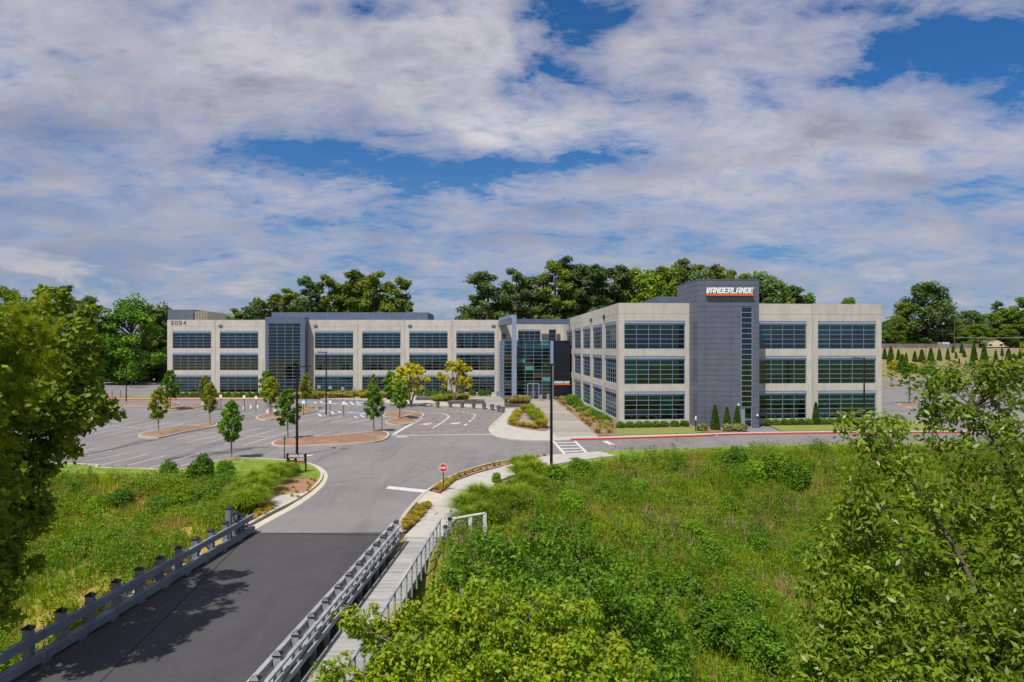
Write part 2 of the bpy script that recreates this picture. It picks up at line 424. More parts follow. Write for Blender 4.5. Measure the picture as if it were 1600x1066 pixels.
def leafmat(name, cols, trans=.30, patch=None, rough=.55, spec=.25):
    """cols: ramp colours over per-leaf random value"""
    m, t, b = new_mat(name); out = t.nodes['Material Output']
    at = t.nodes.new('ShaderNodeAttribute'); at.attribute_name = 'rnd'
    oi = t.nodes.new('ShaderNodeObjectInfo')
    n = len(cols)
    col = ramp(t, at.outputs['Fac'], tuple((i/(n-1), c) for i, c in enumerate(cols)))
    v = ramp(t, oi.outputs['Random'], ((0, .76), (1, 1.22)))
    col = mixc(t, 1.0, col, v, 'MULTIPLY')
    if patch:
        pn = noise(t, pos(t), patch[0], 4, .6)
        col = mixc(t, ramp(t, pn, ((.46, 0.0), (.62, patch[2]))), col, patch[1])
        col = mixc(t, 1.0, col, ramp(t, noise(t, pos(t), .23, 5, .65), ((.34, (.62, .78, .7)), (.5, (1.05, 1.03, 1)), (.66, (1.45, 1.25, 1)))), 'MULTIPLY')
    t.links.new(col, b.inputs['Base Color']); b.inputs['Roughness'].default_value = rough
    b.inputs['Specular IOR Level'].default_value = spec
    tl = t.nodes.new('ShaderNodeBsdfTranslucent')
    t.links.new(mixc(t, 1.0, col, (1.3, 1.35, .5), 'MULTIPLY'), tl.inputs[0])
    mx = t.nodes.new('ShaderNodeMixShader'); mx.inputs[0].default_value = trans
    t.links.new(b.outputs[0], mx.inputs[1]); t.links.new(tl.outputs[0], mx.inputs[2]); t.links.new(mx.outputs[0], out.inputs[0])
    return m
L_oak = leafmat('broad_leaf', ((0.080, 0.140, 0.010), (0.130, 0.210, 0.012), (0.210, 0.290, 0.018)))
L_pine = leafmat('pine_needle', ((0.085, 0.140, 0.010), (0.140, 0.200, 0.014), (0.230, 0.280, 0.024)), .2)
L_cedar = leafmat('bluish_leaf', ((0.060, 0.120, 0.030), (0.090, 0.160, 0.040), (0.140, 0.210, 0.050)), .2)
L_young = leafmat('young_green_leaf', ((0.080, 0.190, 0.008), (0.120, 0.260, 0.010), (0.180, 0.330, 0.018)))
L_olive = leafmat('olive_leaf', ((0.150, 0.200, 0.010), (0.220, 0.260, 0.012), (0.330, 0.330, 0.020)))
L_gold = leafmat('golden_leaf', ((0.280, 0.290, 0.010), (0.420, 0.380, 0.014), (0.520, 0.430, 0.020)))
L_right = leafmat('glossy_leaf', ((0.075, 0.135, 0.006), (0.125, 0.200, 0.008), (0.250, 0.320, 0.020)), .35, rough=.42, spec=.35)
L_bottom = leafmat('lime_leaf', ((0.090, 0.180, 0.005), (0.155, 0.260, 0.007), (0.250, 0.350, 0.010), (0.400, 0.340, 0.010)), .35)
L_mid = leafmat('deep_green_leaf', ((0.040, 0.105, 0.004), (0.080, 0.175, 0.006), (0.180, 0.310, 0.014)), .35, rough=.55, spec=.25)
L_maple = leafmat('maple_leaf', ((0.085, 0.150, 0.006), (0.145, 0.210, 0.008), (0.270, 0.330, 0.015)), .3)
L_longp = leafmat('long_needle', ((0.170, 0.230, 0.008), (0.270, 0.330, 0.010), (0.420, 0.450, 0.020)), .3)
L_arb = leafmat('conifer_spray', ((0.040, 0.100, 0.008), (0.070, 0.150, 0.010), (0.120, 0.200, 0.018)), .15)
L_shrub = leafmat('shrub_leaf', ((0.060, 0.150, 0.010), (0.100, 0.220, 0.012), (0.160, 0.290, 0.020)))
L_flower = leafmat('flowering_shrub_leaf', ((0.090, 0.150, 0.020), (0.220, 0.240, 0.050), (0.500, 0.470, 0.300)))
L_orn = leafmat('fountain_grass', ((0.120, 0.220, 0.008), (0.200, 0.300, 0.010), (0.320, 0.380, 0.020)), .3)
L_tan = leafmat('tan_grass', ((0.253, 0.230, 0.057), (0.380, 0.310, 0.103), (0.506, 0.414, 0.172)), .3)
L_yel = leafmat('yellow_grass', ((0.240, 0.228, 0.018), (0.384, 0.324, 0.024), (0.504, 0.360, 0.036)), .3)
L_mead = leafmat('meadow_grass', ((0.150, 0.220, 0.006), (0.240, 0.320, 0.008), (0.380, 0.400, 0.020)), .35, (.28, (.30, .22, .09), .85))
L_weed = leafmat('meadow_weed', ((0.080, 0.190, 0.005), (0.150, 0.280, 0.007), (0.250, 0.370, 0.012)), .3)
L_scrub = leafmat('scrub_leaf', ((0.090, 0.180, 0.005), (0.150, 0.250, 0.007), (0.270, 0.340, 0.012)), .35, (.2, (.16, .22, .03), .7))
L_dry = leafmat('dry_stalk', ((.22, .13, .08), (.34, .22, .13), (.46, .34, .20)), .2)
L_stand = leafmat('feathery_weed', ((.045,.12,.005),(.085,.19,.007),(.16,.28,.012)), .3)
L_vine = leafmat('vine_leaf', ((0.060, 0.190, 0.004), (0.110, 0.280, 0.006), (0.180, 0.370, 0.010)), .3)
L_turf = leafmat('turf_blade', ((0.160, 0.250, 0.010), (0.210, 0.310, 0.010), (0.280, 0.340, 0.015)), .3)

def terr_mat():
    m, t, b = new_mat('meadow_ground'); P = pos(t)
    col = ramp(t, noise(t, P, .35, 6, .65), ((.35, (.07, .12, .008)), (.55, (.13, .17, .012)), (.72, (.20, .16, .04))))
    n2 = noise(t, P, .12, 5, .6)
    sx = t.nodes.new('ShaderNodeSeparateXYZ'); t.links.new(P, sx.inputs[0])
    left = ramp(t, mth(t, 'MULTIPLY', mth(t, 'ADD', sx.outputs[0], 30), 1/30), ((0.0, 1.0), (.55, 1.0), (1.0, 0.0)))
    hz = mth(t, 'MULTIPLY', ramp(t, n2, ((.40, 0.0), (.55, .85))), left)
    col = mixc(t, hz, col, (.42, .26, .06))
    far = ramp(t, mth(t, 'MULTIPLY', mth(t, 'SUBTRACT', sx.outputs[1], 195), 1/40), ((0.0, 0.0), (.15, 1.0)))
    rt = ramp(t, mth(t, 'MULTIPLY', mth(t, 'SUBTRACT', sx.outputs[0], 60), 1/30), ((0.0, 0.0), (1.0, 1.0)))
    col = mixc(t, mth(t, 'MULTIPLY', far, rt), col, ramp(t, noise(t, P, .5, 5, .6), ((.35, (.27, .165, .10)), (.5, (.21, .15, .085)), (.58, (.14, .18, .04)))))
    t.links.new(col, b.inputs['Base Color']); b.inputs['Roughness'].default_value = .95
    bump(t, b, noise(t, P, 6, 6, .7), .8, .1); return m
m_terr = terr_mat()

# ------------------------------------------------------------------ terrain
NEAR_L = [(-900,750),(-200,748),(0,746),(150,746),(250,750),(330,758),(400,762),(430,775),(408,795),(383,822),(386,836)]
NEAR_R = [(690,845),(712,830),(770,806),(815,790),(850,765),(880,745),(925,733),(960,724),(1100,710),(1320,704),(1600,699),(3000,699)]
PLAT = gp(NEAR_L) + gp(NEAR_R) + [(900, 900), (-900, 900)]
PV = np.array(PLAT)
def plat_dist(x, y):
    x = np.asarray(x, float); y = np.asarray(y, float)
    d = np.full(x.shape, 1e9); inside = np.zeros(x.shape, bool)
    n = len(PV)
    for i in range(n):
        ax, ay = PV[i]; bx, by = PV[(i+1) % n]
        ex, ey = bx-ax, by-ay; L2 = ex*ex+ey*ey
        t = np.clip(((x-ax)*ex+(y-ay)*ey)/L2, 0, 1)
        d = np.minimum(d, np.hypot(x-ax-t*ex, y-ay-t*ey))
        c = ((ay > y) != (by > y)) & (x < (bx-ax)*(y-ay)/((by-ay) or 1e-9)+ax)
        inside ^= c
    return np.where(inside, -d, d)
def sm(t): t = np.clip(t, 0, 1); return t*t*(3-2*t)
def wob(x, y, s, k=0.0):
    return (np.sin(x*s+k)*np.cos(y*s*1.3+k*2)+.6*np.sin(x*s*2.3+1.7+k)*np.sin(y*s*2.1+k)+.35*np.sin((x+y)*s*4.1+k*3))/1.95
def H(x, y):
    x = np.asarray(x, float); y = np.asarray(y, float)
    d = plat_dist(x, y)
    z = -6.0*sm(np.maximum(d, 0)/26.0) - .05
    z = z + np.where(d > 0, sm(d/4)*(.35*wob(x, y, .35)+.15*wob(x, y, 1.1, 2)), 0)
    z = z + 6.0*sm((-y-2)/18.0)
    z = z + 9.3*sm((y-205)/36.0)*sm((x-48)/22.0)
    return z
def H1(x, y): return float(H(np.array([x]), np.array([y]))[0])
def hit(px, py):
    """where the line of sight of a photo pixel meets the terrain"""
    y = np.linspace(12, 330, 3000); x = (px-800)/F*y; z = CH-(py-HY)/F*y
    h = H(x, y); k = int(np.argmax(z <= h)) if (z <= h).any() else len(y)-1
    return float(x[k]), float(y[k]), float(h[k])

xs = np.unique(np.concatenate([np.linspace(-900,-80,28), np.linspace(-80,80,230), np.linspace(80,260,50), np.linspace(260,900,20)]))
ys = np.unique(np.concatenate([np.linspace(-300,-4,24), np.linspace(-4,72,150), np.linspace(72,300,90), np.linspace(300,2500,24)]))
XX, YY = np.meshgrid(xs, ys, indexing='ij')
ZZ = H(XX, YY)
idx = np.arange(XX.size).reshape(XX.shape)
Fq = np.stack([idx[:-1,:-1].ravel(), idx[1:,:-1].ravel(), idx[1:,1:].ravel(), idx[:-1,1:].ravel()], 1)
tm = np_mesh('ground', np.stack([XX.ravel(), YY.ravel(), ZZ.ravel()], 1), Fq, smooth=True)
ground = link('ground', tm, m_terr); tag(ground, kind='structure')

def slab(name, pts, z, mat, depth=.3, kind='structure', parent=None):
    mb = MB(); mb.prism(list(pts), z-depth, z); o = mb.build(name, mat, parent)
    if kind and parent is None: tag(o, kind=kind)
    return o

# ------------------------------------------------------------------ roads and lots
edgeL = [(-700,722),(0,722),(115.7,725),(121,729),(152,731.5),(218,733.4),(255,734.7),(281,734.7),(320.5,726.3),(346.7,719.2),(378,716.6),(444,719.2),(478,723.7),(497,730.5),(507,741),(505,752),(494,764.5),(468,784),(430,802),(389,826)]
edgeR = [(624,828),(626,812),(645,787),(666,767),(684,755),(720,737),(780,720.5),(840,713),(861,710.5),(880.5,709.4),(915,707.6),(961,705),(1020.5,702.7),(1100,701),(1140,697.5),(1312.5,693),(1600,690),(2600,690)]
ap = gp(edgeL) + gp([(391,833),(623,839)]) + gp(edgeR) + [(300, 204), (45, 204), (45, 187), (-220, 187)]
lot = slab('parking_lot', ap, 0.0, m_asphalt, .25)
deck_dir = .061
def strip_quad(mb, a, b, w, z):
    dx, dy = b[0]-a[0], b[1]-a[1]; L = math.hypot(dx, dy) or 1; nx, ny = -dy/L*w/2, dx/L*w/2
    mb.face([(a[0]-nx,a[1]-ny,z),(b[0]-nx,b[1]-ny,z),(b[0]+nx,b[1]+ny,z),(a[0]+nx,a[1]+ny,z)])
def line(a, b, w=.13, mat=None, name='painted_line', z=.012, parent=None):
    (p, q) = (G(*a), G(*b)); mb = MB()
    n = 1; strip_quad(mb, p, q, w, z)
    return mb.build(name, mat or m_white, parent or lot)
L = []
L += [zA(s) for s in ([(100,785),(365,735)],[(180,840),(600,755)],[(210,905),(820,780)],[(430,945),(1050,800)],[(800,940),(1280,815)],[(1060,975),(1744,775)],[(1240,1000),(1805,860)],
      [(470,432),(1180,498)],[(520,567),(1340,400)],[(725,580),(1510,412)],[(360,548),(1160,385)],[(200,535),(990,378)],[(545,405),(830,362)],[(925,590),(1600,445)],[(40,530),(560,430)],
      [(605,250),(720,215)],[(740,265),(930,225)],[(890,268),(1040,232)],[(1300,290),(1640,232)],[(100,722),(145,713)])]
L += [zB(s) for s in ([(0,470),(250,428)],[(0,430),(75,412)],[(80,305),(370,245)],[(0,280),(180,240)],[(250,318),(640,240)],[(420,325),(800,262)],[(820,335),(1000,300)],
      [(0,608),(450,525)],[(90,650),(560,552)],[(320,665),(1030,470)],[(550,675),(1240,480)],[(800,690),(1450,497)],[(1060,680),(1700,528)],[(740,560),(1230,592)],[(210,525),(400,540)],[(600,345),(900,282)])]
L += [zC(s) for s in ([(0,385),(270,340)],[(60,425),(420,345)],[(240,432),(560,365)],[(420,445),(720,380)],[(610,455),(900,390)],[(815,465),(1080,402)],[(0,580),(215,535)],[(150,608),(420,545)],[(340,620),(625,555)],[(60,430),(560,378)])]
for a, b in L: line(a, b, .12)
for a, b in [zE(s) for s in ([(170,690),(350,665)],[(100,520),(330,545)],[(100,490),(480,470)],[(110,400),(280,392)],[(430,700),(540,712)],[(200,662),(420,700)],[(420,560),(520,600)],[(500,500),(640,560)],[(540,430),(680,440)],[(720,560),(860,600)],[(720,430),(900,420)])]:
    line(a, b, .14)
for s in ([(270,340),(305,370)],[(415,315),(450,345)],[(500,310),(525,330)],[(680,370),(720,390)],[(750,355),(790,380)],[(830,345),(860,368)],[(220,205),(250,225)],[(290,195),(320,215)],[(580,215),(600,238)],[(635,205),(670,238)],[(700,200),(735,225)]):
    a, b = zC(s); line(a, b, .35, name='hatch_stripe')
for (x, y) in ((340,310),(650,328),(790,338),(1060,340),(370,225),(460,225),(750,240),(790,212),(120,205)):
    (a,) = zC([(x, y)]); c = G(*a); mb = MB()
    mb.face([(c[0]-1.2,c[1]-1.0,.009),(c[0]+1.2,c[1]-1.0,.009),(c[0]+1.2,c[1]+1.0,.009),(c[0]-1.2,c[1]+1.0,.009)])
    bs = mb.build('accessible_bay_marking', m_blue, lot)
    mb = MB()
    strip_quad(mb, (c[0]-.25,c[1]+.8), (c[0]-.25,c[1]-.1), .22, .016); strip_quad(mb, (c[0]-.2,c[1]+.25), (c[0]+.5,c[1]-.8), .2, .018)
    mb.tube([(c[0]+.3*math.cos(t)-.1, c[1]-.5+.4*math.sin(t), .018) for t in [i*.9 for i in range(6)]], [.07]*6, 4); mb.build('wheelchair_symbol', m_white, bs)
# near stop bar, crosswalk, direction marks
def poly(name, pts, mat, z, parent=None):
    mb = MB(); mb.face([(x, y, z) for x, y in orient(pts)]); return mb.build(name, mat, parent or lot)
poly('stop_bar', gp([(607,759.8),(668,766),(663,770.5),(603,764)]), m_white, .012)
A, B, C_, D_ = gp([(864.2,689.4),(882,709.3),(898,689.2),(916.6,707.6)])
mb = MB(); strip_quad(mb, A, B, .28, .012); mb.build('crosswalk_line', m_white, lot)
mb = MB(); strip_quad(mb, C_, D_, .28, .012); mb.build('crosswalk_line', m_white, lot)
for t in (.16, .40, .64, .86):
    p = (A[0]+(B[0]-A[0])*t, A[1]+(B[1]-A[1])*t); q = (C_[0]+(D_[0]-C_[0])*t, C_[1]+(D_[1]-C_[1])*t)
    mb = MB(); strip_quad(mb, (p[0]+.15, p[1]), (q[0]-.15, q[1]), .55, .0125); mb.build('crosswalk_bar', m_white, lot)
line((944.5,689.4),(957,695), .6, name='stop_bar')
poly('direction_arrow', gp([(478,713.6),(488,712.2),(489,710.8),(479,711.6)]), m_white, .012)
# dark water stains running over the lot
def stain():
    m, t, b = new_mat('water_stain'); out = t.nodes['Material Output']; P = pos(t)
    b.inputs['Base Color'].default_value = (.045, .045, .045, 1); b.inputs['Roughness'].default_value = .55
    tr = t.nodes.new('ShaderNodeBsdfTransparent'); mx = t.nodes.new('ShaderNodeMixShader')
    at = t.nodes.new('ShaderNodeAttribute'); at.attribute_name = 'rnd'
    n = mth(t, 'MULTIPLY', ramp(t, noise(t, P, .9, 6, .7), ((.36, 0.0), (.62, .8))), at.outputs['Fac'])
    t.links.new(n, mx.inputs[0]); t.links.new(tr.outputs[0], mx.inputs[1]); t.links.new(b.outputs[0], mx.inputs[2]); t.links.new(mx.outputs[0], out.inputs[0]); return m
m_stain = stain()
def stain_strip(name, ctr, ws):
    P = [G(*c) for c in ctr]; V = []; Fc = []; rn = []
    L1 = offset(P, 1, False)
    for p, q, w in zip(P, L1, ws):
        nx, ny = q[0]-p[0], q[1]-p[1]
        for s, r in ((-1, 0), (0, 1), (1, 0)): V.append((p[0]+nx*w*s, p[1]+ny*w*s, .006)); rn.append(r)
    for i in range(len(P)-1):
        for k in (0, 1): Fc.append((3*i+k, 3*i+3+k, 3*i+4+k, 3*i+1+k))
    link(name, np_mesh(name, V, Fc, rn), m_stain, lot)
stain_strip('water_stain', zA([(20,865),(400,780),(640,730),(800,690),(1000,640),(1230,605)]), [.3,.5,.5,.7,.9,.4])
stain_strip('water_stain', zB([(-160,870),(100,830),(350,800),(600,770),(760,740),(950,712),(1130,715)]), [.8,1.4,1.8,1.4,1.6,.8,.3])
# brick plaza
pl = gp([(612,681.5),(640,665.5),(666,651.4),(664,646),(640,640.5),(560,641.5),(470,639),(440,633),(520,630.5),(645,635.0),(675,635.8),(729,637.4),(770,641.5),(786,645.6),(780,653),(768,665),(763,672.5),(768,679.5)])
plaza = slab('brick_plaza', pl, .006, m_pave, .1)
line_pts = lambda pts, w, z, par, mat=m_white, name='painted_line': [ (lambda mb: (strip_quad(mb, p, q, w, z), mb.build(name, mat, par)))(MB()) for p, q in zip(pts, pts[1:]) ]
mb = MB()
for a, b in zip(*(lambda s: (s, s[1:]))(catmull(gp(zD([(0,398),(200,400),(320,410),(375,435),(340,475),(225,548)])), k=4))): strip_quad(mb, a, b, .22, .018)
mb.build('painted_curve', m_white, plaza)
dd = catmull(gp(zD([(210,368),(320,373),(450,382),(550,402),(620,415),(625,440),(590,475),(510,540)])), k=4)
for a, b in list(zip(dd, dd[1:]))[::2]:
    mb = MB(); strip_quad(mb, a, b, .3, .018); mb.build('painted_dash', m_white, plaza)
mb = MB(); a, b = gp([(612,680.9),(767,679.2)]); strip_quad(mb, a, b, .4, .02); mb.build('painted_line', m_white, plaza)
mb = MB(); a, b = gp(zC([(1120,578),(1460,384)])); strip_quad(mb, a, b, .4, .021); mb.build('painted_line', m_white, plaza)
for (x, y) in ((148,510),(428,503)):
    (a,) = zD([(x, y)]); c = G(*a); mb = MB()
    mb.face([(c[0]-.9,c[1]-.2,.018),(c[0]+.3,c[1]-1.0,.018),(c[0]+.9,c[1]+.1,.018)]); mb.face([(c[0]-.1,c[1]-.3,.020),(c[0]+.9,c[1]+1.1,.020),(c[0]+.5,c[1]+1.4,.020),(c[0]-.4,c[1],.020)])
    mb.build('direction_arrow', m_white, plaza)
for k in range(5):
    a = G(618+k*3.4, 683.2); mb = MB(); strip_quad(mb, (a[0], a[1]-.3), (a[0]+.35, a[1]+.5), .22, .013); mb.build('painted_mark', m_white, lot)

# pavements
mb = MB()
walk = gp([(631,842),(661,811),(677,789),(692,771),(712,754),(745,742),(780,732.5),(820,720.5),(861,712.4),(885,710.6),(916,708.6),(938,707.2),(962,713.4),(897,721.5),(865,728),(850,731.5),(820,738),(780,753),(752,775),(728,797),(709,818),(692,843)])
sidewalk = slab('pavement', walk, .10, m_walk, .4)
jl = gp([(652,820),(669,800)])
for (a, b) in (((660,812),(709,818)),((676,790),(733,792)),((700,764),(760,768)),((745,742),(790,748)),((790,730),(820,738)),((840,716),(855,730))):
    p, q = G(*a, .1), G(*b, .1); mb = MB(); strip_quad(mb, p, q, .035, .104); mb.build('pavement_joint', m_seat, sidewalk)
apron = slab('drain_apron', gp([(650,787),(668,769),(678,772),(695,776),(690,783),(677,790),(664,790)]), .103, m_curb, .3)
front_walk = gp([(763,672.5),(768,679.8),(780,684.3),(810,688.2),(861,689.4),(898,688.2),(968,686.6),(1100,682.2),(1140,680.4),(1327,677.5),(1514,677.1),(1600,676.5),(1600,673.5),(1514,674),(1327,674.2),(1200,676),(1140,677),(1100,678.4),(968,682.2),(935,683),(867,624),(869,619),(700,612.5),(612,614.5),(560,627),(470,624.5),(430,625.8),(430,624),(470,621),(560,621),(600,617.2),(630,632.5),(729,635.6),(772,639.8),(788,645.2),(781,653),(768,665)])
# built as clean separate slabs
slab('pavement', gp([(612,613.5),(700,612),(780,612),(869,618),(868,626),(872,640),(900,664),(936,684.6),(936,687.4),(898,688.0),(861,689.2),(810,688.0),(780,684.1),(768,679.6),(763,672.5),(768,665),(781,653),(788,645.2),(772,640.2),(729,636),(675,634.4),(640,633.5),(600,630)]), .10, m_walk, .3)
slab('walkway', gp([(829,624.5),(868,624.5),(884,639),(935,682),(870,684.5),(858,672),(836,640)]), .106, m_scored, .1)
slab('plaza_floor', gp([(740,618),(829,625),(835,639),(790,640),(772,639),(735,634),(720,626)]), .106, m_scored, .1)
slab('pavement', gp([(936,684.4),(968,682.4),(1100,678.6),(1140,677.2),(1327,674.4),(1514,674),(1700,672.5),(1700,675),(1514,676.9),(1327,677.3),(1140,680.2),(1100,682),(968,686.3),(936,687.2)]), .10, m_walk, .3)
slab('pavement', gp([(140,623.5),(430,623.0),(470,620),(640,621.5),(640,626),(560,624.5),(470,622.5),(434,625.6),(425,624.9),(140,624.9)]), .10, m_walk, .3)
def kerb(name, pts, w=.16, h=.13, mat=m_curb, smooth=True, closed=False, z0=-.1):
    mb = MB(); p = catmull(pts, closed, 3) if smooth else pts
    ribbon(mb, p, w, z0, h, closed); o = mb.build(name, mat); tag(o, kind='structure'); return o
kerb('red_kerb', gp([(893,688.3),(968,686.7),(1100,682.3),(1140,680.5),(1327,677.6),(1514,677.2)])[::-1], -.45, .135, m_red)
kerb('red_kerb', gp([(140,625.3),(430,625.5)])[::-1], -.6, .135, m_red, False)
kerb('kerb', gp([(434,625.8),(470,623),(560,625),(640,627)])[::-1], -.5, .13, m_curb)
kerb('kerb', gp([(763,672.5),(768,680),(780,684.6),(810,688.5),(861,689.8),(893,688.6)])[::-1], -.3, .12)
kerb('kerb', gp([(675,634.9),(729,636.5),(772,640.7),(788,645.4),(781,653),(768,665),(763,672.5)])[::-1], -.3, .12)
kerb('kerb', gp([(623,836),(626,814),(645,789),(666,769),(684,757),(720,739),(780,722.3),(840,714.2),(861,711.6)]), -.18, .13)
gut = MB(); ribbon(gut, catmull(gp([(620,836),(624,812),(643,787),(664,767),(684,755),(720,737),(780,720.5),(840,713)]), False, 3), -.35, -.05, .008); tag(gut.build('gutter', m_curb), kind='structure')
kerbL = gp([(-300,722),(115.7,726),(152,732),(218,734),(281,735.3),(320.5,727),(346.7,720),(378,717.4),(444,720),(478,724.6),(495,731),(504.5,741),(502,752),(491,764),(464,783),(428,801),(387,824)])
kerb('kerb', kerbL, -.18, .13)
gut = MB(); ribbon(gut, catmull(gp([(444,718.8),(480,723),(500,729.5),(512,741),(509,753.5),(500,765),(470,788),(432,809),(391,832)]), False, 3), -.5, -.05, .008); tag(gut.build('gutter', m_curb), kind='structure')
# lawns
slab('lawn', gp([(-400,723),(115,726.5),(152,732.6),(218,734.6),(255,736),(281,736),(321,727.8),(347,720.8),(378,718.2),(444,720.8),(477,725.4),(493,732),(502,741.5),(499,750.5),(474,747),(440,752),(330,752),(250,744),(150,742),(-400,745)]), .09, m_lawn, .3)
slab('planting_bed', gp([(499,750.8),(490,763),(463,782),(428,800),(387,823),(383,820),(400,797),(420,775),(440,753),(474,747.3)]), .085, m_soil, .4)
slab('drain_apron', gp([(470.7,771.8),(477,774),(452,789),(442.5,793.7),(430,792),(422,785),(437,776)]), .10, m_walk, .3)
slab('lawn', gp([(962,714.5),(940,706.5),(961,705.8),(1020.5,703.6),(1100,701.9),(1140,698.6),(1312,694),(1600,691),(2400,691),(2400,698),(1600,698),(1320,703),(1100,708),(960,722),(900,735),(868,745),(858,737),(866,729),(897,722)]), .07, m_lawn, .3)
slab('planting_bed', gp([(712,819),(730,797),(753,776),(781,754),(822,739),(851,732.5),(858,738),(862,760),(845,775),(815,792),(770,806)]), .03, m_soil, .4)
slab('lawn', gp([(963,681.3),(963,671),(1085,669.5),(1100,677),(1085,678)]), .12, m_lawn2, .2)
slab('lawn', gp([(1203,666.5),(1320,664),(1400,656),(1440,660),(1500,672.5),(1327,673.8),(1222,675.3)]), .12, m_lawn2, .2)
slab('planting_bed', gp([(963,671),(967,665),(1075,663),(1090,667),(1157,668.5),(1160,676),(1100,677.5),(1085,669.5)]), .125, m_mulch, .2)
slab('planting_bed', gp([(1192,663),(1390,655),(1400,656),(1320,664),(1203,666.5),(1192,665.5)]), .125, m_mulch, .2)
slab('planting_bed', gp([(884,639.3),(911,637.6),(967,665),(963,671),(963,681.5),(935,681.6)]), .125, m_mulch, .2)
slab('planting_bed', gp([(866,624.6),(893,624),(903,632),(900.5,634.6),(876,635.2)]), .125, m_mulch, .2)
slab('planting_bed', gp([(262,618.2),(770,616),(770,618.5),(640,620),(262,622.3)]), .125, m_mulch, .2)
slab('lawn', gp([(190,622.6),(262,622.6),(262,618),(220,619)]), .12, m_lawn, .2)
slab('lawn', gp([(340,622.2),(415,622),(415,620.5),(340,621)]), .13, m_lawn, .2)
slab('roadside_strip', gp([(625,836.5),(628,822),(645,803),(662,790),(675,790),(660,811),(634,833)]), .115, m_soil, .3)
slab('roadside_strip', gp([(677,771),(684,760),(706,748.5),(742,735),(780,725),(840,715.5),(853,713.3),(840,717.5),(780,731.5),(744,741),(711,753),(691,770)]), .115, m_soil, .3)
bed = slab('planting_bed', catmull(gp([(813.9,644.2),(831.7,640.5),(845,655),(857,673.6),(827,672.6),(792.7,663.7),(802.5,648)]), True, 3), .16, m_mulch, .2)
slab('gravel_patch', catmull(gp([(812,649),(822,648),(832,660),(828,668),(808,663)]), True, 3), .17, m_gravel, .1)

# raised islands with kerb and mulch mound
def island(pts, name='parking_island', mound=.3, k=3, label=None):
    p = orient(catmull(gp(pts), True, k))
    o = empty('island', (0, 0, 0)); o.name = name
    mb = MB(); ribbon(mb, p, .2, -.1, .14, True); mb.build('kerb', m_curb, o)
    q = offset(p, .2); cxm = (sum(a[0] for a in q)/len(q), sum(a[1] for a in q)/len(q))
    mb = MB(); rings = []
    for f, z in ((1, .11), (.8, .2), (.5, .3*mound/.3*.9), (.2, .12+mound)):
        rings.append([mb.pt((cxm[0]+(x-cxm[0])*f, cxm[1]+(y-cxm[1])*f, z)) for x, y in q])
    n = len(q)
    for r0, r1 in zip(rings, rings[1:]):
        for i in range(n): mb.f.append([r0[i], r0[(i+1)%n], r1[(i+1)%n], r1[i]])
    mb.f.append(rings[-1])
    mb.build('mulch', m_mulch, o, smooth=True); tag(o, kind='structure'); return o
island([(601.5,662),(609,657.5),(630,651.8),(655,646.8),(663,650),(655,656),(640,663),(618,665.5)])
island([(598,652),(604,646.5),(628,643.6),(648,645),(640,649),(620,652.5)], k=3)
island([(424,696),(431,690),(455,687),(481,684.5),(540,680),(582,675.5),(600,675.5),(608,679),(606,685),(594,690.5),(555,695),(480,697.8),(440,698.5)])
island([(215.5,683),(231,676.4),(257.5,673.2),(315,664),(338,662.2),(336,667.5),(310,672.5),(280,678),(247,685.6)])
island([(255,642.5),(270.6,636.3),(310,631),(318,632.5),(312,636),(284,641)])
island([(176,631.5),(231,630),(263,628.4),(281,630.3),(268,634.2),(205,635),(179,633.9)], mound=.15)
island([(399,654),(415,647.8),(437,647.5),(450,649),(438,654.5),(415,657.5)])
island([(462,648),(470,638.5),(485,636.5),(498,641),(482,646.5)])
island([(139,654),(150,649.5),(176,650.5),(184,654),(165,656.5)])
for pts in ([(1378,601.5),(1393,600),(1415,603),(1395,605)],[(1402,634),(1420,629.5),(1440,634),(1425,637.5)],[(1437,591),(1447,589.5),(1458,591),(1447,592.5)],[(1480,613),(1490,610.8),(1500,613),(1490,615)],[(1536,621),(1545,618),(1553,621),(1544,623)],[(1548,656),(1560,651),(1572,655),(1560,659)],[(1468,641),(1476,637.5),(1484,641),(1476,644)],[(1590,596),(1600,594),(1625,596),(1600,599)],[(1525,602),(1538,599),(1552,602),(1538,604)]):
    island(pts, mound=.2)
slab('mulch_patch', catmull(gp([(345,718.5),(362,715.8),(378,717),(365,720.5)]), True, 3), .12, m_mulch, .1)
# embankment kerb line and grass at far side of the right lot
kerb('kerb', [(45, 204), (300, 204)], .3, .12, m_curb, False)
slab('lawn', [(60, 204.4), (300, 204.4), (300, 209), (60, 209)], .14, m_lawn, .2)
slab('lawn', [(-220, 187.3), (-60, 187.3), (-60, 193), (-220, 193)], .1, m_lawn, .2)
slab('planting_bed', gp([(140,621.5),(176,618.5),(205,619),(200,622.3),(160,622.6)]), .1, m_mulch, .1)

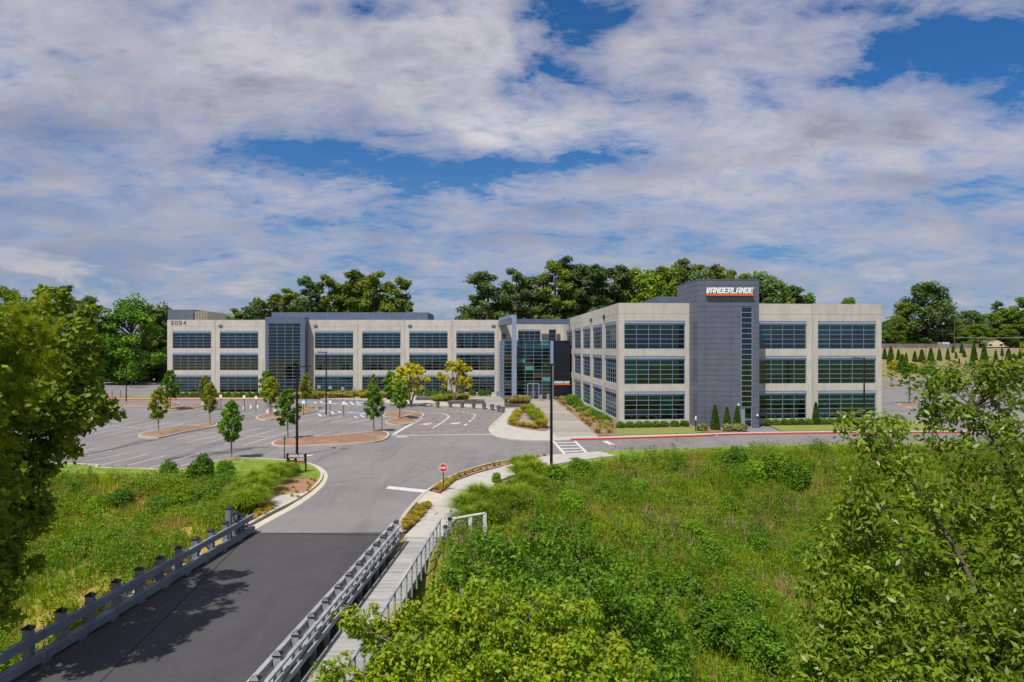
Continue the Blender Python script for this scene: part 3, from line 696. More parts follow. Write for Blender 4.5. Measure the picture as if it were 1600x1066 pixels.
# ------------------------------------------------------------------ lettering (stroke built)
GL = {
 'V': [[(0,1),(.21,1),(.40,.0),(.12,0)], [(.30,0),(.46,0),(.66,1),(.45,1)]],
 'A': [[(0,0),(.19,0),(.19,.8),(0,.8)], [(0,.8),(.62,.8),(.62,1),(.12,1)], [(.43,0),(.62,0),(.62,.8),(.43,.8)], [(.19,.28),(.43,.28),(.43,.45),(.19,.45)]],
 'N': [[(0,0),(.19,0),(.19,1),(0,1)], [(.19,1),(.19,.72),(.43,.05),(.43,.34)], [(.43,0),(.62,0),(.62,1),(.43,1)]],
 'D': [[(0,0),(.19,0),(.19,1),(0,1)], [(.19,.8),(.43,.8),(.43,1),(.19,1)], [(.19,0),(.43,0),(.43,.2),(.19,.2)], [(.43,0),(.52,0),(.62,.12),(.62,.88),(.52,1),(.43,1)]],
 'E': [[(0,0),(.19,0),(.19,1),(0,1)], [(.19,.8),(.6,.8),(.6,1),(.19,1)], [(.19,.41),(.55,.41),(.55,.59),(.19,.59)], [(.19,0),(.6,0),(.6,.2),(.19,.2)]],
 'R': [[(0,0),(.19,0),(.19,1),(0,1)], [(.19,.8),(.43,.8),(.43,1),(.19,1)], [(.19,.38),(.43,.38),(.43,.55),(.19,.55)], [(.43,.38),(.62,.48),(.62,.9),(.54,1),(.43,1)], [(.25,.38),(.43,.38),(.64,0),(.44,0)]],
 'L': [[(0,0),(.19,0),(.19,1),(0,1)], [(.19,0),(.56,0),(.56,.2),(.19,.2)]],
 'S': [[(0,.8),(.6,.8),(.6,1),(0,1)], [(0,.6),(.19,.6),(.19,.8),(0,.8)], [(0,.41),(.6,.41),(.6,.6),(0,.6)], [(.41,.2),(.6,.2),(.6,.41),(.41,.41)], [(0,0),(.6,0),(.6,.2),(0,.2)]],
 'T': [[(0,.8),(.62,.8),(.62,1),(0,1)], [(.21,0),(.41,0),(.41,.8),(.21,.8)]],
 'O': [[(0,0),(.19,0),(.19,1),(0,1)], [(.19,.8),(.43,.8),(.43,1),(.19,1)], [(.19,0),(.43,0),(.43,.2),(.19,.2)], [(.43,0),(.62,0),(.62,1),(.43,1)]],
 'P': [[(0,0),(.19,0),(.19,1),(0,1)], [(.19,.8),(.43,.8),(.43,1),(.19,1)], [(.19,.38),(.43,.38),(.43,.55),(.19,.55)], [(.43,.38),(.62,.38),(.62,1),(.43,1)]],
 '3': [[(0,.82),(.6,.82),(.6,1),(0,1)], [(.42,.59),(.6,.59),(.6,.82),(.42,.82)], [(.1,.41),(.6,.41),(.6,.59),(.1,.59)], [(.42,.18),(.6,.18),(.6,.41),(.42,.41)], [(0,0),(.6,0),(.6,.18),(0,.18)]],
 '4': [[(.40,0),(.58,0),(.58,1),(.40,1)], [(0,.28),(.40,.28),(.40,.44),(0,.44)], [(0,.44),(.18,.44),(.40,.8),(.40,1)]],
}
GL['0'] = GL['O']; GL['5'] = GL['S']
def thin(g, k=.62):
    out = []
    for q in g:
        xs_ = [a for a, _ in q]; zs_ = [b for _, b in q]; cx_, cz_ = (min(xs_)+max(xs_))/2, (min(zs_)+max(zs_))/2
        w_, h_ = max(xs_)-min(xs_), max(zs_)-min(zs_)
        out.append([(cx_+(a-cx_)*(k if w_ < .25 else 1), cz_+(b-cz_)*(k if h_ < .25 else 1)) for a, b in q])
    return out
for c_ in '3054': GL[c_] = thin(GL[c_], .6)
def lettering(text, x0, z0, yf, width, hgt, depth, mat, parent, slant=.18, name='letter', fill=.84):
    """letters stand on z0, their backs at y=yf, reading along +x; one mesh per letter"""
    n = len(text); pitch = (width - slant*hgt) / n; sx = pitch*fill/.62
    for k, ch in enumerate(text):
        mb = MB()
        for j, st_ in enumerate(GL[ch]):
            pts = [(x0 + k*pitch + a*sx + b*hgt*slant, z0 + b*hgt) for a, b in st_]
            mb.prism(pts, yf-depth-j*.002, yf, 'y')
        mb.build(name, mat, parent)

# ------------------------------------------------------------------ office building
LY = 134.0
bld = empty('office_building', (0, 0, 0))
tag(bld, 'three-storey concrete office building with dark windows, glass entrance and grey stair tower', 'building')
def face_frame(origin, ang):
    return Matrix.Translation((origin[0], origin[1], 0)) @ Matrix.Rotation(ang, 4, 'Z')
C1 = (PX(967, 82.75), 82.75)
ANG = math.atan(.08)
VD = (-.0534, 1.0)
WW, WH, ZR = 7.55, 3.45, (.68, 5.0, 9.3)
HB = .50        # header band
NC, NR = 5, 5
# shared window meshes, local frame: x along the wall, y inwards, z up, origin lower left of the opening
def window_frame_mesh(w, h, nc=NC, nr=NR, hb=HB):
    mb = MB(); t = .07
    mb.box(0, .10, 0, w, .22, t); mb.box(0, .10, h-hb, w, .22, h-hb+.06)
    mb.box(0, .10, t, t, .22, h-hb); mb.box(w-t, .10, t, w, .22, h-hb)
    cw = (w-2*t)/nc; rh = (h-hb-t)/nr
    for i in range(1, nc): x = t+i*cw; mb.box(x-.022, .102, t, x+.022, .20, h-hb)
    for j in range(1, nr):
        z = t+j*rh
        mb.box(t, .085, z-.026, w-t, .198, z+.026)
    return mb.mesh('window_frame')
def header_mesh(w, h, hb=HB):
    mb = MB(); mb.box(0, .04, h-hb+.06, w, .16, h-.06); mb.box(0, -.02, h-hb+.20, w, .038, h-hb+.25); mb.box(0, .06, h-.058, w, .14, h)
    return mb.mesh('header_panel')
FRM, HDR = window_frame_mesh(WW, WH), header_mesh(WW, WH)
for m_, mt in ((FRM, m_alu), (HDR, m_head)): m_.materials.append(mt)
t_ = .07; CW, RH = (WW-2*t_)/NC, (WH-HB-t_)/NR
pm = MB(); pm.box(.031, .145, .036, CW-.031, .157, RH-.036); PANE = pm.mesh('pane'); PANE.materials.append(m_glass)
gm = MB()
for i in range(NC):
    for j in range(NR):
        x, z = t_+i*CW, t_+j*RH; gm.box(x+.031, .145, z+.036, x+CW-.031, .157, z+RH-.036)
GLZ = gm.mesh('glazing'); GLZ.materials.append(m_glass)
pane_count = 0
def window(M, x, z, single=False, seed=0):
    """one window with its frame, header, panes and blinds set into a wall frame M"""
    rr = random.Random(seed)
    w = link('window', FRM, None, bld)
    w.matrix_basis = M @ Matrix.Translation((x, 0, z))
    h = link('header_panel', HDR, None, w)
    if single:
        for i in range(NC):
            for j in range(NR):
                p = link('pane', PANE, None, w, (t_+i*CW, 0, t_+j*RH))
    else:
        g = link('glazing', GLZ, None, w); g['kind'] = 'stuff'
    mb = MB(); base = rr.choice((1, 1, 2, 2, 1.5, .6))
    for i in range(NC):
        d = base if rr.random() < .72 else rr.choice((.3, 1, 2, 3, 5))
        mb.box(t_+i*CW+.04, .30, WH-HB-RH*d, t_+(i+1)*CW-.04, .31, WH-HB)
    mb.build('roller_blind', m_blind, w)
    # things standing behind the glass
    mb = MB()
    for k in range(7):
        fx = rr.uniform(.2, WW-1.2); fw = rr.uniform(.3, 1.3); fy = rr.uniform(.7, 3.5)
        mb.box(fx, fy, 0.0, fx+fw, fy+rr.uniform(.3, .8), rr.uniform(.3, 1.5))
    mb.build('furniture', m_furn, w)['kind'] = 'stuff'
    return w
def panel(M, t0, t1, wins, ztop=14.9, thick=.34):
    """one tilt-up concrete panel with its window openings"""
    mb = MB(); g = .022; a, b = t0+g, t1-g
    zc = ztop - 1.32
    if wins:
        x = a
        for (w0, w1) in wins:
            mb.box(x, 0, 0, w0, thick, zc); x = w1
        mb.box(x, 0, 0, b, thick, zc)
        for (w0, w1) in wins:
            lv = [0] + [q for z in ZR for q in (z, z+WH)] + [zc]
            for k in range(0, len(lv), 2): mb.box(w0, .0, lv[k], w1, thick, lv[k+1])
    else: mb.box(a, 0, 0, b, thick, zc)
    mb.box(a, 0, zc+.03, b, thick, ztop)
    mb.box(a, .03, zc, b, thick-.03, zc+.03)
    o = mb.build('concrete_panel', m_conc, bld); o.matrix_basis = M; return o
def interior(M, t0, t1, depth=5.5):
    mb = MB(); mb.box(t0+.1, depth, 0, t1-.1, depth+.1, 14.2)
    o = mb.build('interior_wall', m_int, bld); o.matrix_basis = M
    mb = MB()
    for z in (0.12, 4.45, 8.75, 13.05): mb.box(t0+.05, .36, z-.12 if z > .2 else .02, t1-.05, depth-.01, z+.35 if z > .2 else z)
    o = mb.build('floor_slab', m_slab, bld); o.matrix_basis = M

# left wing, facade parallel to the picture
ML = face_frame((PX(261, LY), LY), 0.0)
lx = lambda px: PX(px, LY)-PX(261, LY)
wl = [lx(269.5), lx(343.3), lx(491.8), lx(565.8), lx(639.4), lx(712.9)]
ends = [0, (wl[0]+WW+wl[1])/2, lx(415)]
panel(ML, 0, ends[1], [(wl[0], wl[0]+WW)]); panel(ML, ends[1], ends[2], [(wl[1], wl[1]+WW)])
b2 = [lx(481), (wl[2]+WW+wl[3])/2, (wl[3]+WW+wl[4])/2, (wl[4]+WW+wl[5])/2, lx(778)]
for k in range(4): panel(ML, b2[k], b2[k+1], [(wl[k+2], wl[k+2]+WW)])
for c, x in enumerate(wl):
    for r, z in enumerate(ZR): window(ML, x, z, False, c*7+r)
interior(ML, 0, lx(415)); interior(ML, lx(481), lx(778))
# side wall, back and roof
mb = MB(); x0, x1 = PX(261, LY), 8.0
mb.box(x0, LY+.36, 0, x0+.35, LY+30, 14.9); mb.box(x0, LY+30.01, 0, x1, LY+30.3, 14.9); mb.build('end_wall', m_conc, bld)
mb = MB(); mb.box(x0+.36, LY+.36, 14.0, x1, LY+30, 14.25); mb.build('roof', m_roof, bld)
# joints in the middle of the piers
for x in [ends[1], b2[1], b2[2], b2[3]]:
    mb = MB(); mb.box(x-.14, .10, 0, x+.14, .30, 14.6); o = mb.build('pier_joint', m_seat, bld); o.matrix_basis = ML
# wall lights below the parapet and house number
for px in (344.5, 493, 640.5, 771):
    mb = MB(); x = lx(px); mb.box(x-.35, -.16, 13.55, x+.35, -.005, 13.95); o = mb.build('wall_light', m_seat, bld); o.matrix_basis = ML
    mb = MB(); mb.box(-.2+x, -.18, 13.66, .2+x, -.162, 13.80); l = mb.build('lens', m_steel, o)
sg = empty('house_number', (0, 0, 0)); sg.parent = bld; sg.matrix_basis = ML
lettering('3054', lx(266.5), PZ(507.6, LY), -.012, 3.3, .78, .06, m_pot, sg, 0.0, 'digit', .70)
# rooftop plant screens
mb = MB(); s = [(PX(424,146),146),(PX(668,146),146),(PX(673,152),152),(PX(673,152),158),(PX(424,146),158)]
mb.prism(s, 14.25, 17.0); o = mb.build('roof_screen', m_slate2, bld)
mb = MB(); 
for px in range(440, 670, 24): mb.box(PX(px,146)-.03, 145.93, 14.3, PX(px,146)+.03, 145.998, 16.95)
mb.build('screen_joint', m_alu, o)
mb = MB(); mb.box(PX(262,140), 140, 14.25, PX(302,140), 150, 17.25); mb.build('plant_room', m_slate, bld)
mb = MB(); mb.box(PX(302.5,140), 140.2, 14.25, PX(324,140), 149, 16.9); o = mb.build('louvre_screen', m_tan, bld)
mb = MB()
for k in range(9): x = PX(303,140)+k*.32; mb.box(x, 140.12, 14.4, x+.08, 140.198, 16.85)
mb.build('louvre', m_seat, o)
# glazed stair bay in the left wing
def curtain(name, M, x0, x1, z0, z1, nc, nr, y=0.0, rowcut=None, gmat=None):
    cw = (x1-x0)/nc; rh = (z1-z0)/nr
    f = MB()
    for i in range(nc+1): x = x0+i*cw; f.box(x-.024, y-.05, z0, x+.024, y+.10, z1)
    for j in range(nr+1):
        z = z0+j*rh
        for i in range(nc): f.box(x0+i*cw+.026, y-.04, z-.024, x0+(i+1)*cw-.026, y+.09, z+.024)
    o = f.build(name, m_alu, bld); o.matrix_basis = M
    g = MB()
    for i in range(nc):
        for j in range(nr): g.box(x0+i*cw+.037, y+.02, z0+j*rh+.036, x0+(i+1)*cw-.037, y+.03, z0+(j+1)*rh-.036)
    gg = g.build('glazing', gmat or m_glass, o); gg['kind'] = 'stuff'
    return o
BY = 132.0; MBy = face_frame((0, BY), 0)
bx = lambda px: PX(px, BY)
mb = MB(); mb.box(bx(414.3), 0, 0, bx(419.8), .5, 15.4); mb.box(bx(469.6), 0, 0, bx(476.3), .5, 15.4); mb.box(bx(419.8), 0, 14.15, bx(469.6), .5, 15.4)
mb.box(bx(414.3), .501, 0, bx(414.3)+.3, 2.2, 15.4); mb.box(bx(476.3)-.3, .501, 0, bx(476.3), 2.2, 15.4); mb.box(bx(414.3)+.301, .501, 15.1, bx(476.3)-.301, 4.2, 15.38)
o = mb.build('stair_bay_frame', m_slate2, bld); o.matrix_basis = MBy
curtain('stair_bay_window', MBy, bx(420.2), bx(469.2), .1, 14.12, 4, 22, .18)
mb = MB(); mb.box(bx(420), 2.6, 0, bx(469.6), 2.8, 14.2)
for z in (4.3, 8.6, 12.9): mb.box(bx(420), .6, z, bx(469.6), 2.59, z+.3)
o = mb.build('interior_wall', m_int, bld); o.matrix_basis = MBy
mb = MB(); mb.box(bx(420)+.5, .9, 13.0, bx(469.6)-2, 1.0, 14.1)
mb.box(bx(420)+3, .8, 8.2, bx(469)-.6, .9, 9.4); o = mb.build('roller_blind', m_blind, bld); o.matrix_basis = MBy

# right wing
MR = face_frame(C1, ANG)
def t_on(px):
    q = (px-800)/F; ux, uy = math.cos(ANG), math.sin(ANG)
    return (q*C1[1]-C1[0])/(ux-q*uy)
LEN = t_on(1378)
w1 = t_on(975.6); w3 = t_on(1369)-WW; w2 = t_on(1260.5)-WW
tw0, tw1 = t_on(1074), t_on(1188)
panel(MR, 0, tw0+1.0, [(w1, w1+WW)]); jm = (w2+WW+w3)/2
panel(MR, tw0+1.0, jm, [(w2, w2+WW)]); panel(MR, jm, LEN, [(w3, w3+WW)])
for c, x in enumerate((w1, w2, w3)):
    for r, z in enumerate(ZR): window(MR, x, z, True, 100+c*5+r)
interior(MR, .4, tw0+1); interior(MR, tw0+1.2, LEN-.4)
mb = MB(); mb.box(jm-.12, .10, 0, jm+.12, .30, 14.6); o = mb.build('pier_joint', m_seat, bld); o.matrix_basis = MR
# long left-hand side of the right wing
SANG = math.atan2(-VD[1], -VD[0])       # wall runs towards the camera, its outside faces left
def s_on(px):
    q = (px-800)/F; return (C1[0]-C1[1]*q)/(q-VD[0])/1.0
sl = math.hypot(*VD)
SL = 51.2
S0 = (C1[0]+VD[0]*SL, C1[1]+VD[1]*SL)
MS = face_frame(S0, SANG)
swin = [1.45, 11.1, 20.6, 30.1, 40.2]
bnd = [0] + [(a+7.45*sl+b)/2 for a, b in zip(swin, swin[1:])] + [SL*sl-.02]
bnd[0] = .36
swin = [min(s, SL*sl-WW-.3) for s in swin]
tot = SL*sl
for k in range(5):
    a, b = tot-bnd[k+1], tot-bnd[k]
    panel(MS, a, b, [(tot-swin[k]-WW, tot-swin[k])])
    for r, z in enumerate(ZR): window(MS, tot-swin[k]-WW, z, False, 200+k*5+r)
interior(MS, 1, tot-.5, 5.2)
mb = MB(); e = LEN; ux, uy = math.cos(ANG), math.sin(ANG)
def rloc(t, s): return (C1[0]+ux*t+VD[0]*s, C1[1]+uy*t+VD[1]*s)
mb.prism([rloc(e-.35,.36), rloc(e,.36), rloc(e,54), rloc(e-.35,54)], 0, 14.9); mb.prism([rloc(0,54.01), rloc(e,54.01), rloc(e,54.4), rloc(0,54.4)], 0, 14.9)
mb.build('end_wall', m_conc, bld)
mb = MB(); mb.prism([rloc(.36,.36), rloc(e-.36,.36), rloc(e-.36,54), rloc(.36,54)], 14.0, 14.25); mb.build('roof', m_roof, bld)
for s_ in (8.9, 19.2):
    x = tot-s_-.4; mb = MB(); mb.box(x-.25, -.18, 13.3, x+.25, -.005, 13.85); o = mb.build('wall_light', m_black, bld); o.matrix_basis = MS
# roof screen on the right wing
sy = 95
mb = MB(); mb.prism([(PX(1028,sy), sy), (PX(1028,sy)+14, sy+.6), (PX(1028,sy)+14, sy+16), (PX(999,sy+14), sy+14)], 14.25, 16.6); o = mb.build('roof_screen', m_slate2, bld)

# stair tower
TY = 80.2; MT = face_frame((PX(1089.7, TY), TY), math.atan(.03))
TW = (1187.4-1089.7)/F*TY; TZ = 17.43; TD = 8.9
sx0, sx1 = (1158.8-1089.7)/F*TY, (1176.6-1089.7)/F*TY
zs1 = PZ(480, TY); zdoor = 2.42
mb = MB()
mb.box(.05, .06, 0, sx0-.02, .5, TZ-.05); mb.box(sx1+.02, .06, 0, TW-.05, .5, TZ-.05); mb.box(sx0-.02, .06, zs1+.02, sx1+.02, .5, TZ-.05)
mb.box(.05, .501, 0, .4, TD, TZ-.05); mb.box(TW-.4, .501, 0, TW-.05, TD, TZ-.05); mb.box(.4, TD-.3, 0, TW-.4, TD, TZ-.05); mb.box(.4, .501, TZ-.4, TW-.4, TD-.3, TZ-.05)
core = mb.build('stair_tower', m_core, bld); core.matrix_basis = MT
ph = .622; nrow = 28
cols = [(0, .92), (.92, 1.02+3.0), (4.02, sx0), (sx1, TW)]
pmesh = {}
def mpanel(x0, x1, z0, z1, side=None):
    key = (round(x1-x0,3), round(z1-z0,3), side)
    if key not in pmesh:
        q = MB(); g = .012
        if side is None: q.box(g, 0, g, x1-x0-g, .055, z1-z0-g)
        elif side == 'l': q.box(0, g, g, .045, x1-x0-g, z1-z0-g)
        else: q.box(-.045, g, g, 0, x1-x0-g, z1-z0-g)
        pmesh[key] = q.mesh('metal_panel'); pmesh[key].materials.append(m_slate)
    return pmesh[key]
for r in range(nrow):
    z0, z1 = r*ph, min((r+1)*ph, TZ)
    for (a, b) in cols:
        if b == sx0 and z0 >= zs1: continue
        if a == sx1 and z0 >= zs1: continue
        link('metal_panel', mpanel(a, b, z0, z1), None, core, (a, 0, z0))
    if z0 >= zs1: 
        link('metal_panel', mpanel(4.02, TW, z0, z1), None, core, (4.02, 0, z0))
    for (a, b) in ((.06, 3.2), (3.2, TD)):
        link('metal_panel', mpanel(a, b, z0, z1, 'l'), None, core, (0, a, z0))
    link('metal_panel', mpanel(.06, TD, z0, z1, 'r'), None, core, (TW, .06, z0))
mb = MB(); mb.box(-.03, -.03, TZ, TW+.03, TD+.02, TZ+.09); mb.build('coping', m_slate2, core)
# slit window of the tower
zr0 = 2.5; n = int(round((zs1-zr0)/.617)); rh = (zs1-zr0)/n
f = MB(); f.box(sx0, .0, zr0, sx0+.06, .16, zs1); f.box(sx1-.06, .0, zr0, sx1, .16, zs1)
for j in range(n+1): f.box(sx0+.06, .0, max(zr0, zr0+j*rh-.035), sx1-.06, .15, min(zs1, zr0+j*rh+.035))
sw = f.build('slit_window', m_alu, bld); sw.matrix_basis = MT
q = MB(); q.box(0, .08, .036, sx1-sx0-.122, .09, rh-.036); pm2 = q.mesh('pane'); pm2.materials.append(m_glass)
for j in range(n): link('pane', pm2, None, sw, (sx0+.061, 0, zr0+j*rh))
mb = MB(); mb.box(sx0-.3, 2.6, 0, sx1+.2, 2.7, 16)
for z in (4.3, 8.6, 12.9): mb.box(sx0-.3, .55, z, sx1+.2, 2.59, z+1.2)
mb.build('interior_wall', m_int, sw)
for z in (3.55, 8.15, 12.6): mb = MB(); mb.box(sx0+.35, .5, z, sx1-.2, 1.6, z+.08); mb.build('ceiling_light', m_letter, sw)
d = MB(); a, b = sx0+.38, sx1-.02
d.box(a, .02, 0, a+.09, .2, zdoor); d.box(b-.09, .02, 0, b, .2, zdoor); d.box(a+.09, .02, zdoor-.09, b-.09, .2, zdoor); d.box(a+.09, .05, 0, b-.09, .15, .18); d.box(a+.09, .05, .95, b-.09, .15, 1.05)
dr = d.build('door', m_alu, bld); dr.matrix_basis = MT
q = MB(); q.box(a+.09, .09, .18, b-.09, .10, zdoor-.09); q.build('glass', m_glass, dr)
q = MB(); q.box(a+.16, -.04, .85, a+.20, .02, 1.3); q.build('handle', m_steel, dr)
q = MB(); q.box(sx0, .06, 0, sx0+.36, .2, 2.46); o = q.build('side_light', m_alu, bld); o.matrix_basis = MT
q = MB(); q.box(sx0+.02, -.05, zdoor+.02, sx1, .0, zdoor+.07); o = q.build('door_canopy', m_slate2, bld); o.matrix_basis = MT
for (x, z) in (((1154.3-1089.7)/F*TY, 2.66), ((1184-1089.7)/F*TY, 1.4)):
    q = MB(); q.lathe([(.02,0),(.11,.03),(.11,.18),(.03,.22)], 10); o = q.build('wall_lamp', m_letter, bld); o.matrix_basis = MT @ Matrix.Translation((x, -.12, z))
# tower sign
sn = empty('tower_sign', (0, 0, 0)); sn.parent = bld; sn.matrix_basis = MT
ls = (1101.6-1089.7)/F*TY; le = (1178-1089.7)/F*TY
zb_ = PZ(458.9, TY); zt_ = PZ(449.7, TY)
lettering('VANDERLANDE', ls, zb_, -.22, le-ls, zt_-zb_, .16, m_letter, sn, .20, fill=.90)
mb = MB(); mb.box(ls+.02, -.38, zb_-.26, le-.05, -.2, zb_-.07); mb.build('underline', m_orange, sn)
mb = MB(); mb.box(ls+.1, -.19, zb_-.22, le-.1, -.06, zb_-.12); mb.box(ls+.2, -.22, zb_+.2, le-.2, -.2, zb_+.3)
for k in range(6): x = ls+.4+k*(le-ls-.8)/5; mb.box(x, -.199, zb_+.21, x+.05, -.001, zb_+.26); 
mb.build('sign_bracket', m_core, sn)

# ------------------------------------------------------------------ glass entrance between the wings
EY = 123.6; ME = face_frame((0, EY), 0); ex = lambda px: PX(px, EY)
top = PZ(532.3, EY)
cw_ = 1.52
c1 = curtain('entrance_window', ME, ex(787), ex(799.6), .1, top, 1, 16)
c2 = curtain('entrance_window', ME, ex(807.4), ex(860.2), .1, top, 4, 16)
# coloured spandrels behind the grid
rh16 = (top-.1)/16; cwd = (ex(860.2)-ex(807.4))/4
for (i, r, mt) in ((0, 10, m_teal), (1, 8, m_teal), (1, 9, m_redp), (2, 5, m_teal), (2, 6, m_redp), (3, 5, m_teal), (3, 6, m_redp), (3, 4, m_core), (1, 10, m_teal)):
    if (i, r) in ((1, 10), (2, 5)): continue
    q = MB(); x = ex(807.4)+i*cwd
    q.box(x+.05, -.02, .1+r*rh16+.04, x+cwd-.05, .012, .1+(r+1)*rh16-.04); o = q.build('spandrel_panel', mt, bld); o.matrix_basis = ME
for r in (3, 4, 11): 
    q = MB(); q.box(ex(787)+.05, -.02, .1+r*rh16+.04, ex(799.6)-.05, .012, .1+(r+1)*rh16-.04); o = q.build('spandrel_panel', m_redp if r == 11 else m_core, bld); o.matrix_basis = ME
# side return of the glass box, going back to the left wing
MSE = face_frame((PX(780.5, LY-1.2), LY-1.2), -math.atan2(LY-1.2-EY, ex(786.4)-PX(780.5, LY-1.2)))
curtain('entrance_window', MSE, .05, math.hypot(LY-1.2-EY, ex(786.4)-PX(780.5, LY-1.2)), .1, top, 6, 16)
mb = MB(); mb.box(ex(860.4), -.25, 0, ex(864.6), .6, 10.7); o = mb.build('entrance_pier', m_alu, bld); o.matrix_basis = ME
mb = MB(); mb.box(ex(785.9), -.12, 0, ex(787)-.04, .3, top); o = mb.build('corner_mullion', m_alu, bld); o.matrix_basis = ME
mb = MB(); mb.prism([(ex(800), -2.0), (ex(807), -2.0), (ex(807), -.2), (ex(800), -.2)], 0, 15.3)
o = mb.build('entrance_fin', m_alu, bld); o.matrix_basis = ME
mb = MB(); mb.box(ex(864.9), .0, .0, ex(891), 5, 10.75); o = mb.build('entrance_wall', m_dark, bld); o.matrix_basis = ME
for k in range(1, 7):
    q = MB(); q.box(ex(865.2), -.03, k*1.55, ex(890.5), -.004, k*1.55+.03); q.build('cladding_joint', m_core, o)
sn2 = empty('entrance_sign', (0, 0, 0)); sn2.parent = bld; sn2.matrix_basis = ME
lettering('VANDERLANDE', ex(865.5), PZ(599.2, EY), -.03, ex(890.8)-ex(865.5), .42, .05, m_letter, sn2, .2, fill=.8)
mb = MB(); mb.box(ex(865.5), -.1, PZ(601.6, EY), ex(890.8), -.02, PZ(600.0, EY)); mb.build('underline', m_orange, sn2)
# entrance doors
d = MB()
dx0, dx1, dz = ex(824.5), ex(841.8), PZ(598.8, EY)
for x in (dx0, (dx0+dx1)/2, dx1): d.box(x-.08, -.16, 0, x+.08, -.055, dz)
d.box(dx0+.08, -.155, dz-.16, dx1-.08, -.056, dz)
for (a, b) in ((dx0+.08, (dx0+dx1)/2-.08), ((dx0+dx1)/2+.08, dx1-.08)): d.box(a, -.13, 0, b, -.056, .22)
dr = d.build('entrance_door', m_alu, bld); dr.matrix_basis = ME
for x in ((dx0+dx1)/2-.3, (dx0+dx1)/2+.22): q = MB(); q.box(x, -.24, .7, x+.06, -.17, 1.7); q.build('handle', m_steel, dr)
# inside of the entrance and terrace above it
mb = MB(); mb.box(ex(787.5), .6, 9.3, ex(864), LY-EY-.2, 9.6); mb.box(ex(788), .6, 5.0, ex(864), 6, 5.2); o = mb.build('terrace_floor', m_slab, bld); o.matrix_basis = ME
mb = MB(); mb.box(ex(788), 6.5, 0, ex(864), 6.6, 9.29); o = mb.build('interior_wall', m_int, bld); o.matrix_basis = ME
# wall behind the terrace
mb = MB(); a = PX(778, LY)+.03; b = rloc(0, 51)[0]+.35
o0, o1 = PX(809.5, LY), PX(844.6, LY); o2, o3 = PX(857.5, LY), PX(869, LY)
zlo, zhi = PZ(531.5, LY), PZ(515, LY)
for (x0_, x1_) in ((a, o0), (o1, o2), (o3, b)): mb.box(x0_, 0, 0, x1_, .35, 14.9)
for (x0_, x1_) in ((o0, o1), (o2, o3)): mb.box(x0_, 0, 0, x1_, .35, 9.8); mb.box(x0_, 0, zhi, x1_, .35, 14.9)
MTr = face_frame((0, LY), 0)
o = mb.build('concrete_panel', m_conc, bld); o.matrix_basis = MTr
curtain('terrace_window', MTr, o0+.05, o1-.05, 9.85, zhi-.35, 4, 4, .15); curtain('terrace_window', MTr, o2+.05, o3-.05, 9.85, zhi-.1, 1, 4, .15)
mb = MB(); mb.box(o0, 1.2, 9.8, o3, 1.3, zhi); o = mb.build('interior_wall', m_core, bld); o.matrix_basis = MTr
mb = MB(); mb.box(o0, .05, zhi-.3, o1, .14, zhi-.02); o = mb.build('header_panel', m_head, bld); o.matrix_basis = MTr
for (p0, p1) in ((783, 790), (846, 857), (869.5, 875)):
    mb = MB(); mb.box(PX(p0, LY), -.2, PZ(529, LY), PX(p1, LY), -.01, PZ(521.5, LY)); o = mb.build('louvre_panel', m_seat, bld); o.matrix_basis = MTr
# roof canopy over the terrace
mb = MB(); cb, ct = 13.75, 14.72; fy = 124.4
mb.prism([(PX(779, LY-.5), LY-.05), (PX(798, 121.8), 121.8), (PX(803, 121.8), 121.8), (PX(803, fy), fy), (PX(803, fy)-.3, fy+.9), (PX(779, LY-.5)+1.3, LY-.05)], cb, ct)
mb.build('entrance_canopy', m_slate2, bld)
mb = MB(); mb.prism([(PX(803, fy)+.01, fy), (PX(893.5, fy+4), fy+1.0), (PX(893.5, fy+4), fy+1.9), (PX(803, fy)-.25, fy+.9)], cb, ct)
mb.build('entrance_canopy', m_slate2, bld)
mb = MB(); mb.prism([(PX(779, LY-.5)+.05, LY-.4), (PX(797.7, 121.75), 121.75), (PX(803.5, 121.75), 121.75), (PX(803.5, 121.75), 122.1)], ct+.003, ct+.62); mb.build('canopy_fascia', m_alu, bld)
tb = MB(); tb.box(ex(787), -.0, 9.62, ex(860), .02, top-.02)
# terrace planting
bld.location = (-20, 134, 0)
for o in bld.children: o.matrix_parent_inverse = Matrix.Translation((20, -134, 0))

# ------------------------------------------------------------------ bridge
def rail_x(side, Y): return (-14.4+.062*(Y-20.33)) if side == 'l' else (-6.456+.0584*(Y-17.2))
YE, YS = 35.4, -12.0
mb = MB(); mb.prism([(rail_x('l', YS)+.1, YS), (rail_x('r', YS)-.1, YS), (rail_x('r', YE)-.05, 35.05), (G(391,833)[0], G(391,833)[1]-.02), (rail_x('l', YE)+.1, 35.0)], -.55, .004)
tag(mb.build('bridge_deck', m_deck), kind='structure')
jx0, jx1 = G(391, 833)[0], G(623, 839)[0]; mb = MB(); mb.prism([(jx0+.3, 34.88), (jx1-.1, 34.42), (jx1-.1, 34.52), (jx0+.3, 34.98)], -.02, .010); tag(mb.build('expansion_joint', m_black), kind='structure')
mb = MB(); mb.box(-17.5, 34.6, -4, -3.4, 35.6, -.56); tag(mb.build('bridge_abutment', m_walk), kind='structure')
mb = MB()
for x0_ in (-13.8, -11.5, -9.2, -6.9): mb.bar((x0_-.6, 10, -.85), (x0_+1.0, 35, -.85), .3, .58)
tag(mb.build('bridge_beam', m_wood), kind='structure')
